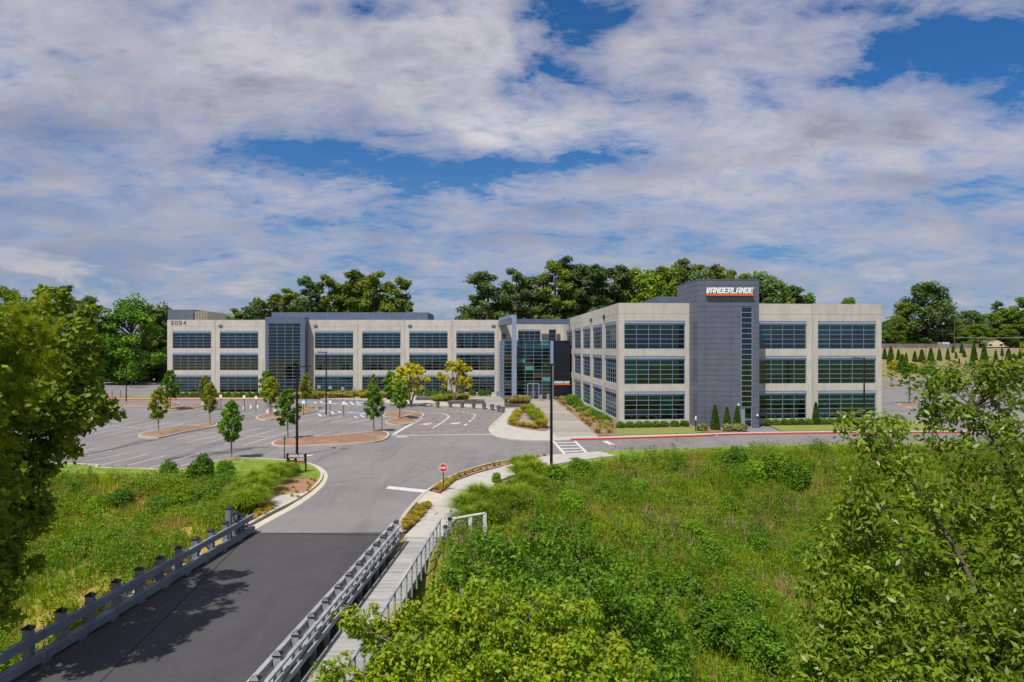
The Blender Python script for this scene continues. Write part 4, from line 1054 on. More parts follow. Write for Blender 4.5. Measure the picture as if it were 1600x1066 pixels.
def post_meshes(w, h, cap_h=.10):
    p = MB(); p.box(-w/2, -w/2, -.35, w/2, w/2, h-cap_h-.02)
    c = MB(); e = w/2+.025; z = h-cap_h-.02
    c.box(-e, -e, z, e, e, z+.035)
    a = [c.pt(q) for q in ((-e,-e,z+.036),(e,-e,z+.036),(e,e,z+.036),(-e,e,z+.036))]; t = c.pt((0,0,h+.02))
    for i in range(4): c.f.append([a[i], a[(i+1)%4], t])
    return p.mesh('post'), c.mesh('post_cap')
PM, PCM = post_meshes(.23, 1.24)
PM2, PCM2 = post_meshes(.20, 1.24)
for m_, q in ((PM, m_wood), (PCM, m_black), (PM2, m_woodl), (PCM2, m_black)): m_.materials.append(q)
gl_ = empty('guardrail', (rail_x('l', 20), 20, 0)); tag(gl_, 'grey timber guardrail with black capped posts along the left edge of the bridge road', 'guardrail')
def P_in(root, o):
    o.parent = root; o.matrix_parent_inverse = Matrix.Translation(root.location).inverted(); return o
ysl = [20.33+1.355*k for k in range(-14, 12)]
for k, y in enumerate(ysl):
    if y > 34.2: continue
    x = rail_x('l', y)
    p = link('post', PM, None, None, (x, y, 0)); P_in(gl_, p); c = link('cap', PCM, None, p)
    if k % 3 == 0:
        b = MB(); b.bar((x+.02, y+.15, .38), (x+.02, y+.62, .72), .05, .07); b.bar((x+.02, y+1.2, .38), (x+.02, y+.72, .72), .05, .07); P_in(gl_, b.build('brace', m_wood))
for (y0_, y1_) in ((-8.0, 0), (0.03, 7.5), (7.53, 14.0), (14.03, 20.6), (20.63, 27.4), (27.43, 34.9)):
    b = MB(); b.bar((rail_x('l', y0_)+.20, y0_, .83), (rail_x('l', y1_)+.20, y1_, .83), .15, .26); P_in(gl_, b.build('rail', m_wood))
    b = MB(); b.bar((rail_x('l', y0_)+.24, y0_, .24), (rail_x('l', y1_)+.24, y1_, .24), .26, .26); P_in(gl_, b.build('curb_beam', m_wood))
for k in range(14):
    y = 14+k*1.6; b = MB(); b.box(rail_x('l', y)+.12, y, .004, rail_x('l', y)+.36, y+.4, .108); P_in(gl_, b.build('spacer_block', m_wood))
# taller posts turning away at the far end
fl = empty('end_fence', (rail_x('l', 33.5)-.5, 34.0, 0)); tag(fl, 'short grey fence of taller capped posts behind the far end of the left guardrail', 'fence')
for (px, py, zz) in ((357.5, 791, 1.55), (367.5, 798, 1.5), (378, 802.5, 1.45)):
    Y = 33.0+(px-357)*.06; x = PX(px, Y); 
    p = link('post', PM, None, None, (x, Y, PZ(py, Y)-1.24)); P_in(fl, p); link('cap', PCM, None, p)
Y = 33.1
for dz_ in (-.35, -.8): b = MB(); b.bar((PX(357, Y), Y+.0, PZ(791, Y)+dz_), (PX(378, Y+1.2), Y+1.2, PZ(802, Y+1.2)+dz_+.1), .05, .14); P_in(fl, b.build('rail', m_wood))

gr = empty('guardrail', (rail_x('r', 20), 20, 0)); tag(gr, 'pale grey double timber guardrail between the bridge road and the boardwalk', 'guardrail')
ysr = []
for py in (1055.7,1017,985.4,957.5,933.7,912.2,893.5,876.3,860.5,847,835.2,823.2,812.3): ysr.append(8.26*F/(py-HY))
ysr = [ysr[0]-1.38*k for k in range(14, 0, -1)] + ysr
for k, y in enumerate(ysr):
    x = rail_x('r', y)
    p = link('post', PM2, None, None, (x, y, 0)); P_in(gr, p); link('cap', PCM2, None, p)
    if k % 2 == 0:
        b = MB(); b.bar((x+.02, y+.15, .42), (x+.02, y+.6, .76), .04, .06); P_in(gr, b.build('brace', m_woodl))
segs = [(-6, 1), (1.03, 7.6), (7.63, 14.2), (14.23, 20.9), (20.93, 27.5), (27.53, ysr[-1]+.2)]
for (a, b_) in segs:
    for nm, off, z, w, h in (('rail', -.19, .95, .14, .22), ('hand_rail', .19, .98, .12, .07), ('curb_beam', -.22, .22, .22, .24), ('lower_rail', .15, .30, .06, .16), ('middle_rail', .15, .62, .05, .10)):
        b = MB(); b.bar((rail_x('r', a)+off, a, z), (rail_x('r', b_)+off, b_, z), w, h); P_in(gr, b.build(nm, m_woodl))
# boardwalk
def bwx(Y): return -4.05+.055*(Y-26.26)
bwk = empty('boardwalk', (-4.9, 25, 0)); tag(bwk, 'grey plank boardwalk running beside the bridge road to the concrete path', 'boardwalk')
y = 33.9; pk = 0
while y > 3.5:
    w = .165; x0_, x1_ = rail_x('r', y)+.30, bwx(y)
    b = MB(); b.box(0, 0, -.05, x1_-x0_, w-.008, 0)
    P_in(bwk, b.build('plank', m_plank, None, (x0_, y-w, .02 + R.uniform(-.002, .002)))); y -= w
b = MB(); b.bar((rail_x('r', 3)+.34, 3, -.2), (rail_x('r', 34)+.34, 34, -.2), .12, .28); b.bar((bwx(3)-.08, 3, -.2), (bwx(34)-.08, 34, -.2), .12, .28); P_in(bwk, b.build('joist', m_wood))
# outer handrail of the boardwalk
bf = empty('boardwalk_railing', (bwx(26), 26, 0)); tag(bf, 'slim white-grey railing with thin posts on the outer edge of the boardwalk', 'railing')
yy = 33.6; k = 0
while yy > 6:
    b = MB(); x = bwx(yy)+.10; b.box(x-.03, yy-.03, -.3, x+.03, yy+.03, .98); P_in(bf, b.build('post', m_woodl)); 
    yy -= .98; k += 1
b = MB(); b.bar((bwx(5)+.10, 5, 1.01), (bwx(33.9)+.10, 33.9, 1.01), .10, .05); P_in(bf, b.build('hand_rail', m_woodl))
for z in (.16, .30, .44, .58, .72, .86): b = MB(); b.bar((bwx(5)+.10, 5, z), (bwx(33.9)+.10, 33.9, z), .012, .012); P_in(bf, b.build('cable', m_steel))
# return fence above the retaining wall
rf = empty('return_fence', (PX(735, 34), 34, 0)); tag(rf, 'short white-grey cable fence running right from the end of the boardwalk', 'fence')
fp = [(702, 812, 33.95), (735, 808, 34.2), (757.5, 802.5, 34.4)]
for (px, py, Y) in fp:
    x = PX(px, Y); zt = PZ(py, Y); b = MB(); b.box(x-.09, Y-.08, zt-1.25, x+.09, Y+.08, zt); P_in(rf, b.build('post', m_siding))
zc_ = [PZ(py, Y) for _, py, Y in fp]
x0_, x2_ = PX(702, 33.95), PX(759, 34.4)
b = MB(); b.bar((x0_, 33.95, zc_[0]+.02), (x2_, 34.4, zc_[2]+.03), .14, .06); P_in(rf, b.build('hand_rail', m_siding))
for k in range(1, 9):
    b = MB(); b.bar((x0_, 33.95, zc_[0]-.11*k), (x2_, 34.4, zc_[2]-.11*k), .014, .014); P_in(rf, b.build('cable', m_steel))
for (px, py, Y) in ((696, 824, 33.6), (703, 812, 33.9)):
    x = PX(px, Y); b = MB(); b.box(x-.09, Y-.09, -1.0, x+.09, Y+.09, PZ(py, Y)); p = P_in(rf, b.build('post', m_woodl))
    b = MB(); b.lathe([(.13, 0), (.14, .03), (.09, .05), (.09, .10)], 10); P_in(rf, b.build('post_cap', m_black, None, (x, Y, PZ(py, Y))))
rw = empty('retaining_wall', (PX(740, 33.5), 33.5, 0)); tag(rw, 'white block retaining wall under the cable fence at the boardwalk end', 'wall')
wx0, wx1 = PX(711, 33.5), PX(763, 33.5)
for r in range(9):
    k = 0; x = wx0 - (.25 if r % 2 else 0)
    while x < wx1-.02:
        a, c = max(x, wx0), min(x+.5, wx1)
        b = MB(); b.box(a+.008, 33.3, -.02-.26*(r+1)+.008, c-.008, 33.75, -.02-.26*r-.008); P_in(rw, b.build('block', m_siding)); x += .5
b = MB(); b.box(wx0-.08, 33.2, -.015, wx1+.05, 33.9, .09); P_in(rw, b.build('coping', m_siding))
b = MB(); b.box(wx0+.02, 33.34, -2.6, wx1-.02, 33.8, -.02); P_in(rw, b.build('core', m_seat))

# ------------------------------------------------------------------ street furniture
def lamp_post(px, base_py, top_py, label, arms=((1, 0),), Y=None, group='tall black lamp posts', r=.10):
    x, y = G(px, base_py) if Y is None else (PX(px, Y), Y)
    z0 = H1(x, y) if Y is not None else 0.0
    h = PZ(top_py, y) - z0
    o = empty('lamp_post', (x, y, z0)); tag(o, label, 'lamp post', group)
    b = MB(); b.lathe([(r*1.9, 0), (r*1.9, .12), (r*1.3, .16)], 14); b.build('base', m_walk if r > .09 else m_black, o)
    b = MB(); b.tube([(0,0,.1), (0,0,h*.5), (0,0,h)], [r, r*.9, r*.75], 10); b.build('pole', m_black, o)
    for (dx, dy) in arms:
        b = MB(); b.bar((dx*r*.7, dy*r*.7, h-.12), (dx*.55, dy*.55, h-.10), .06, .08); a = b.build('arm', m_black, o)
        b = MB(); 
        b.T = Matrix.Translation((dx*.85, dy*.85, h-.12)) @ Matrix.Rotation(math.atan2(dy, dx), 4, 'Z')
        b.prism([(-.34,-.14),(.30,-.17),(.34,-.1),(.34,.1),(.30,.17),(-.34,.14)], 0, .10); hd = b.build('lamp_head', m_black, o)
        b = MB(); b.T = Matrix.Translation((dx*.85, dy*.85, h-.14)); b.box(-.2,-.11,0,.2,.11,.018); b.build('lens', m_steel, hd)
    return o
lamp_post(464, 712, 571.5, 'black lamp post with two arms standing behind the black board sign', ((1,.1),(-.3,.9)), r=.115)
lamp_post(861.5, 735, 568.5, 'black lamp post on the grass beside the crosswalk, nearest the camera', ((-.35,.9),(.2,.95)), r=.12)
lamp_post(509.5, 650.5, 549.5, 'black lamp post on a concrete foot in the middle of the left car park', ((-1,.2),), r=.10)
lamp_post(197, 629.5, 570, 'black lamp post near the left end of the office building', ((-1,0),))
lamp_post(1350.5, 676, 558.5, 'black lamp post in front of the rightmost ground floor windows', ((-1,.2),), r=.10)
lamp_post(1566, 604, 543, 'black lamp post in the right car park near the right edge of the photo', ((-1,.1),(1,.1)), r=.10)
lamp_post(1447, 593, 540, 'thin black lamp post in front of the row of cone conifers', ((1,0),), r=.07)

# stop sign
x, y = G(692.5, 769); zt = PZ(731, y)
s = empty('stop_sign', (x, y, .1)); tag(s, 'red octagonal stop sign on a thin black post beside the path', 'stop sign')
b = MB(); b.tube([(0,0,0),(0,0,zt-.1)], [.035,.032], 8); b.build('post', m_black, s)
rs = .27
octa = lambda r: [(r*math.cos(math.pi/8+k*math.pi/4), r*math.sin(math.pi/8+k*math.pi/4)) for k in range(8)]
b = MB(); b.T = Matrix.Translation((0, 0, zt-.1)); b.prism(octa(rs+.02), -.05, -.04, 'y'); f_ = b.build('sign_face', m_letter, s)
b = MB(); b.T = Matrix.Translation((0, 0, zt-.1)); b.prism(octa(rs-.006), -.056, -.051, 'y'); b.build('red_face', m_stop, f_)
lettering('STOP', -.20, zt-.1-.075, -.058, .40, .15, .004, m_letter, f_, 0, 'letter', .74)
# the back of another stop sign
x, y = G(444.5, 719.5); b0 = empty('road_sign', (x, y, .05)); tag(b0, 'grey back of a road sign just left of the black board sign', 'sign')
b = MB(); b.tube([(0,0,0),(0,0,1.95)], [.04,.035], 8); b.build('post', m_black, b0)
b = MB(); b.T = Matrix.Translation((0, .05, 1.85)); b.prism(octa(.25), -.01, .01, 'y'); b.build('sign_plate', m_steel, b0)
# board sign
x0_, y0_ = G(449, 738.5); x1_, y1_ = G(478, 736.5); y0_ = y1_ = 51.6
x0_, x1_ = PX(448.8, 51.6), PX(477.8, 51.6)
bs = empty('board_sign', ((x0_+x1_)/2, 51.6, .05)); tag(bs, 'black board sign on two posts with white and orange lettering on the lawn', 'sign')
hw = (x1_-x0_)/2; ztop = PZ(709.3, 51.6)-.05; zbot = PZ(724, 51.6)-.05
for sx in (-1, 1): b = MB(); b.box(sx*hw-.05, -.05, 0, sx*hw+.05, .05, ztop+.03); b.build('post', m_black, bs)
b = MB(); b.box(-hw+.05, -.03, zbot, hw-.05, .03, ztop); bo = b.build('board', m_black, bs)
lettering('VANDERLANDE', -hw+.1, ztop-.24, -.033, 2*hw-.2, .19, .006, m_letter, bs, .15, fill=.84)
b = MB(); b.box(-hw+.06, -.04, ztop-.31, hw-.06, -.031, ztop-.265); b.build('underline', m_orange, bo)
for (xa, xb, z, mt) in ((-.52, -.15, .40, m_letter), (-.50, -.18, .46, m_letter), (.02, .58, .38, m_letter), (.05, .55, .45, m_letter), (.05, .6, .53, m_letter)):
    b = MB(); b.box(xa, -.036, ztop-z, xb, -.031, ztop-z+.035); b.build('text_line', mt, bo)
b = MB(); b.box(.04, -.037, zbot+.03, .60, -.031, zbot+.10); b.build('orange_band', m_orange, bo)
b = MB(); b.prism([(-.33, zbot+.17), (-.42, zbot+.10), (-.36, zbot+.10), (-.36, zbot+.02), (-.30, zbot+.02), (-.30, zbot+.10), (-.24, zbot+.10)], -.037, -.031, 'y'); b.build('arrow', m_orange, bo)
# small signs of the car park
def small_sign(px, base, top, label, mat, w=.32, h=.45, cat='parking sign', group='small parking signs', col=m_black):
    x, y = G(px, base); z = PZ(top, y)
    o = empty('parking_sign', (x, y, 0)); tag(o, label, cat, group)
    b = MB(); b.tube([(0,0,0),(0,0,z)], [.045,.045], 6); b.build('post', col, o)
    b = MB(); b.box(-w/2, -.07, z-h, w/2, -.05, z); b.build('sign_plate', mat, o)
for k, (px, b_, t) in enumerate(((345,640,617),(381.5,643,618),(400,644,619),(431,640,620),(474.4,649,626),(515.7,650.5,626),(537,652,627.5),(573.5,653.5,629.5))):
    nth = ['leftmost', 'second', 'third', 'fourth', 'fifth', 'sixth', 'seventh', 'eighth'][k]
    small_sign(px, b_, t, f'small white sign on a dark post in the front bay row, {nth} of eight', m_letter, .36, .45)
for k, (px, b_, t) in enumerate(((498.5,626,602),(516,627,603),(535.4,627,605),(553.5,628,605.5),(590,628,606))):
    nth = ['leftmost', 'second', 'middle', 'fourth', 'rightmost'][k]
    small_sign(px, b_, t, f'blue accessible parking sign against the facade, {nth} of five', m_blue, .55, .6, group='blue accessible parking signs')
small_sign(596.8, 675, 641, 'tall plain grey sign back at the right end of the long mulch island', m_steel, .5, .5)
small_sign(1087, 676, 650, 'thin black post with a small white sign before the left corner of the tower', m_letter, .14, .45, group='posts by the tower')
small_sign(175, 621.5, 607, 'thin sign post left of the far car park entrance', m_steel, .3, .3); small_sign(188.5, 622, 608, 'thin sign post right of its twin at the far car park entrance', m_steel, .3, .3)
# short white wheel stops
for k, (px, py) in enumerate(((381,640),(392,638.5),(402.5,638),(418,645.5),(430,644.5))):
    x, y = G(px, py); b = MB(); b.box(-.13, -.1, 0, .13, .1, .5); o = b.build('bollard', m_letter, None, (x, y, 0))
    tag(o, f'short white bollard by the accessible bays, {["leftmost","second from left","third from left","fourth from left","rightmost"][k]} of five', 'bollard', 'short white bollards')
# planters along the plaza edge
def planter():
    o = empty('planter_pot', (0,0,0)); m = MB(); m.lathe([(.24,0),(.25,.02),(.34,.72),(.37,.73),(.37,.80),(.31,.80),(.30,.70)], 18); m.build('pot', m_pot, o, smooth=False)
    m = MB(); m.lathe([(.05,.69),(.295,.70),(.295,.705)], 12); m.build('soil', m_soil, o); return o
p0 = planter()
for k, (px, py) in enumerate(((683.9,637),(703.5,636.8),(722,637.4),(740,638.5),(756.2,639.6),(768.9,641.4),(779,643.4),(785.8,645.5))):
    if k == 0: o = p0; kids_ = list(o.children)
    else:
        o = p0.copy(); COL.objects.link(o)
        for ch in kids_: c = ch.copy(); COL.objects.link(c); c.parent = o
    x, y = G(px, py); o.location = (x, y, .1); o.rotation_euler = (0, 0, R.uniform(0, 3))
    tag(o, f'grey tapered planter pot on the plaza edge, {["first","second","third","fourth","fifth","sixth","seventh","last"][k]} from the left of eight', 'planter', 'grey planter pots round the brick plaza')
def box_thing(name, label, cat, pts, h, mat, z=.1, group=None):
    b = MB(); b.prism(gp(pts), z-.05, z+h); o = b.build(name, mat); return tag(o, label, cat, group)
def wall_bed(label, pts, h, grp='low dark stone planter walls'):
    p = orient(gp(pts)); o = empty('planter_wall', (sum(a[0] for a in p)/len(p), sum(a[1] for a in p)/len(p), .1)); tag(o, label, 'planter', grp)
    b = MB(); ribbon(b, p, .35, .05, .1+h, True); w = b.build('wall', m_seat); P_in(o, w)
    q = offset(p, .36); b = MB(); b.face([(a, c, .1+h-.1) for a, c in q]); P_in(o, b.build('soil', m_mulch)); return o
wall_bed('long low stone planter wall under the golden trees, left part', [(649,626.6),(680,626.2),(681,624.2),(652,624.4)], .5)
wall_bed('long low stone planter wall behind the pots in the middle of the plaza', [(700,632.6),(757,631.8),(757,629.6),(702,630.0)], .5)
wall_bed('stone planter wall under the right golden tree', [(680,624.8),(729,624.4),(729,621.4),(683,621.8)], .6)
wall_bed('stone planter wall against the facade left of the entrance', [(705,619.0),(776,618.2),(776,616.4),(706,617)], .5)
wall_bed('square stone planter with grasses before the glass entrance', [(789.5,637.8),(829.5,637.2),(828,632.5),(788,633)], .55)
for k, (px, py) in enumerate(((845.5,627),(856.5,626),(777,620.5))):
    x, y = G(px, py); b = MB(); b.lathe([(.28,0),(.30,.05),(.30,.85),(.34,.88),(.34,1.0),(.2,1.05)], 14); o = b.build('litter_bin', m_steel, None, (x, y, .1))
    tag(o, ['pale round litter bin right of the entrance doors, the left one of two', 'pale round litter bin beside the black wall, the right one of two', 'grey litter bin at the corner left of the glass entrance'][k], 'litter bin', 'litter bins by the entrance')
b = MB(); x, y = G(848, 735); b.box(-.45, -.2, 0, .35, .2, .5); tag(b.build('utility_box', m_seat, None, (x, y, .05)), 'small dark utility box on the grass left of the lamp post', 'utility box')
x, y = G(801, 762); b = MB(); b.tube([(0,0,-.2),(0,0,.55)], [.06,.05], 8); tag(b.build('marker_post', m_siding, None, (x, y, 0)), 'short white marker post standing among the fountain grasses', 'post')

# wood fence, house and wires up on the right bank
def bank_y(px, py): return hit(px, py)
fo = empty('wood_fence', (PX(1430, 246), 246, 9)); tag(fo, 'grey wooden fence along the top of the bank on the right', 'fence')
fpts = [(1372, 249), (1400, 247.5), (1430, 246), (1458, 244.8), (1500, 243), (1530, 242)]
for (pa, ya), (pb, yb) in zip(fpts, fpts[1:]):
    xa, xb = PX(pa, ya), PX(pb, yb); n = max(2, int((xb-xa)/.45))
    for k in range(n):
        t = k/n; x = xa+(xb-xa)*t; y = ya+(yb-ya)*t; z = 9.1
        if not hasattr(fo, 'dummy'): pass
        if 'BRD' not in globals():
            q = MB(); q.box(0, 0, -.6, .43, .05, 1.75); BRD = q.mesh('board'); BRD.materials.append(m_fence)
        P_in(fo, link('board', BRD, None, None, (x, y, z+R.uniform(-.05, .05))))
hx0, hx1, hy = PX(1514, 268), PX(1583, 268), 268
ho = empty('bungalow', ((hx0+hx1)/2, hy, 9)); tag(ho, 'low white house with tan shingle roof and brick chimney on the right bank', 'house')
eave, ridge = PZ(541.5, hy), PZ(532, hy+4)
b = MB(); b.box(hx0+.6, hy+.5, 8.5, hx1-.6, hy+8, eave); P_in(ho, b.build('wall', m_hwall))
b = MB(); b.face([(hx0, hy-.3, eave-.2), (hx1, hy-.3, eave-.2), (hx1-3, hy+4.2, ridge), (hx0+3, hy+4.2, ridge)]); b.face([(hx1, hy+8.7, eave-.2), (hx0, hy+8.7, eave-.2), (hx0+3, hy+4.2, ridge), (hx1-3, hy+4.2, ridge)])
b.face([(hx0, hy-.3, eave-.2), (hx0+3, hy+4.2, ridge), (hx0, hy+8.7, eave-.2)]); b.face([(hx1, hy-.3, eave-.2), (hx1, hy+8.7, eave-.2), (hx1-3, hy+4.2, ridge)]); rf_ = P_in(ho, b.build('roof', m_shingle))
b = MB(); b.prism([(hx0-2.5, eave-.3), (hx0+3.2, eave-.3), (hx0+1.2, ridge-.3)], hy-3, hy+.4, 'y'); P_in(ho, b.build('gable', m_hwall))
cxx = PX(1537, hy); b = MB(); b.box(cxx-.6, hy+3.2, eave, cxx+.6, hy+4.4, ridge+.9); P_in(ho, b.build('chimney', m_brickred))
for k in range(3): wx = hx0+4+k*4.2; b = MB(); b.box(wx, hy+.42, 9.4, wx+1.3, hy+.49, 10.8); P_in(ho, b.build('window', m_dark))
b = MB(); xv = PX(1472, 252); b.box(xv-2.2, 251, 9.2, xv+2.2, 253, 11.4); b.build_ = None
tag(b.build('van_roof', m_siding), 'white vehicle top showing above the wooden fence', 'vehicle')
for k, (py, sag) in enumerate(((503.5, 2.0), (514.5, 2.2), (526.5, 1.2))):
    Y = 235; a = (PX(1492, Y), Y, PZ(py+1, Y)); c = (PX(1720, Y-12), Y-12, PZ(py-3, Y-12)); b = MB(); pts = []
    for i in range(13):
        t = i/12; pts.append((a[0]+(c[0]-a[0])*t, a[1]+(c[1]-a[1])*t, a[2]+(c[2]-a[2])*t-sag*4*t*(1-t)*.4))
    b.tube(pts, [.05]*13, 4); tag(b.build('power_line', m_black if k < 2 else m_steel), f'thin overhead wire crossing the trees above the house, {["top", "middle", "lowest"][k]} of three', 'power line', 'overhead wires')
for (px, Y, t) in ((1492, 235, 498), (1720, 223, 495)):
    x = PX(px, Y); b = MB(); b.tube([(x, Y+.1, 7), (x, Y+.1, PZ(t, Y))], [.16, .12], 8); b.bar((x-1, Y+.1, PZ(t, Y)-.4), (x+1, Y+.1, PZ(t, Y)-.4), .1, .12)
    tag(b.build('utility_pole', m_bark), 'wooden utility pole carrying the wires ' + ('among the trees left of the house' if px < 1600 else 'outside the right edge'), 'utility pole')

# ------------------------------------------------------------------ foliage builders
def leaf_cloud(C, Rr, n, Ln, Wd, up=.35, flat=1.0, fold=.25, shell=.5, droop=0.0, seed=0):
    """n leaves per clump of centre C and radius Rr: folded diamond leaves"""
    g = np.random.default_rng(seed); C = np.asarray(C, float); Rr = np.asarray(Rr, float)
    k = len(C); N = k*n
    c = np.repeat(C, n, 0); r = np.repeat(Rr, n)
    d = g.normal(size=(N, 3)); d /= np.linalg.norm(d, axis=1)[:, None]
    u = g.random(N)**(1/3)*(1-shell)+shell*g.random(N)**.25
    p = c + d*(u*r)[:, None]*np.array([1, 1, flat])
    nrm = d*.7 + g.normal(size=(N, 3))*.55 + np.array([0, 0, up]); nrm /= np.linalg.norm(nrm, axis=1)[:, None]
    a = g.normal(size=(N, 3)) + np.array([0, 0, -droop]); a -= (a*nrm).sum(1)[:, None]*nrm; a /= np.linalg.norm(a, axis=1)[:, None]
    b = np.cross(nrm, a)
    s = (.7+.6*g.random(N))[:, None]
    tip = p + a*Ln*s; bse = p - a*Ln*.05*s
    mid = p + a*Ln*.42*s - nrm*Wd*fold*s
    l = mid + b*Wd*.5*s + nrm*Wd*fold*s; rr = mid - b*Wd*.5*s + nrm*Wd*fold*s
    V = np.stack([bse, l, tip, rr], 1).reshape(-1, 3)
    i = np.arange(N)*4
    Fc = np.stack([np.stack([i, i+1, i+2], 1), np.stack([i, i+2, i+3], 1)], 1).reshape(-1, 3)
    rnd = np.repeat(np.clip(np.repeat(g.random(k), n)*.45+g.random(N)*.6, 0, 1), 4)
    return V, Fc, rnd
def blades(P, h, w, k, spread=.25, lean=.35, seed=0, base=.08):
    """k tapering blades rising from each point P (N,3); h (N,) heights"""
    g = np.random.default_rng(seed); N = len(P)*k
    p = np.repeat(P, k, 0); hh = np.repeat(h, k)*(.55+.6*g.random(N))
    th = g.random(N)*2*np.pi; rad = g.random(N)*base
    b0 = p + np.stack([np.cos(th)*rad, np.sin(th)*rad, np.zeros(N)], 1)
    ln = hh*lean*g.random(N)+hh*spread*.3
    tip = b0 + np.stack([np.cos(th)*ln, np.sin(th)*ln, hh], 1)
    t2 = th + np.pi/2 + g.normal(size=N)*.6; ww = w*(.6+.8*g.random(N))
    s = np.stack([np.cos(t2)*ww*.5, np.sin(t2)*ww*.5, np.zeros(N)], 1)
    V = np.stack([b0-s, b0+s, tip], 1).reshape(-1, 3); Fc = np.arange(N*3).reshape(-1, 3)
    rnd = np.repeat(np.clip(np.repeat(g.random(len(P)), k)*.6+g.random(N)*.4, 0, 1), 3)
    return V, Fc, rnd
def arch_blades(n, h, rad, w, seed=0, segs=4):
    """a fountain of arching blades"""
    g = np.random.default_rng(seed); th = g.random(n)*2*np.pi; hh = h*(.6+.5*g.random(n)); rr = rad*(.25+.85*g.random(n))
    t = np.linspace(0, 1, segs+1)[None, :]
    out = rr[:, None]*t**1.6; z = hh[:, None]*(1.75*t-.95*t*t*(.7+.5*(rr/rad))[:, None])
    x = np.cos(th)[:, None]*(out+.06); y = np.sin(th)[:, None]*(out+.06)
    ww = w*(1-t*.85); px = -np.sin(th)[:, None]*ww*.5; py = np.cos(th)[:, None]*ww*.5
    A = np.stack([x-px, y-py, z], -1); B = np.stack([x+px, y+py, z], -1)
    V = np.stack([A, B], 2).reshape(-1, 3); per = (segs+1)*2
    i0 = (np.arange(n)*per)[:, None]+(np.arange(segs)*2)[None, :]; i0 = i0.ravel()
    Fc = np.stack([i0, i0+1, i0+3, i0+2], 1)
    return V, Fc, np.repeat(g.random(n), per)
def merge(parts):
    V, Fc, rn, o = [], [], [], 0
    for v, f, r in parts:
        V.append(v); Fc.append(f+o); rn.append(r); o += len(v)
    return np.concatenate(V), np.concatenate(Fc), np.concatenate(rn)
def limb(mb, a, b, r0, r1, n=5, sag=.12, seed=0, k=4):
    rr = random.Random(seed); a = Vector(a); b = Vector(b); L = (b-a).length; pts = []; rad = []
    off = Vector((rr.uniform(-1,1), rr.uniform(-1,1), rr.uniform(.2,1)))*L*sag
    for i in range(k+1):
        t = i/k; pts.append(a.lerp(b, t)+off*math.sin(math.pi*t)*.8+Vector((rr.uniform(-1,1), rr.uniform(-1,1), 0))*L*.02); rad.append(r0+(r1-r0)*t)
    mb.tube(pts, rad, n, False); return pts

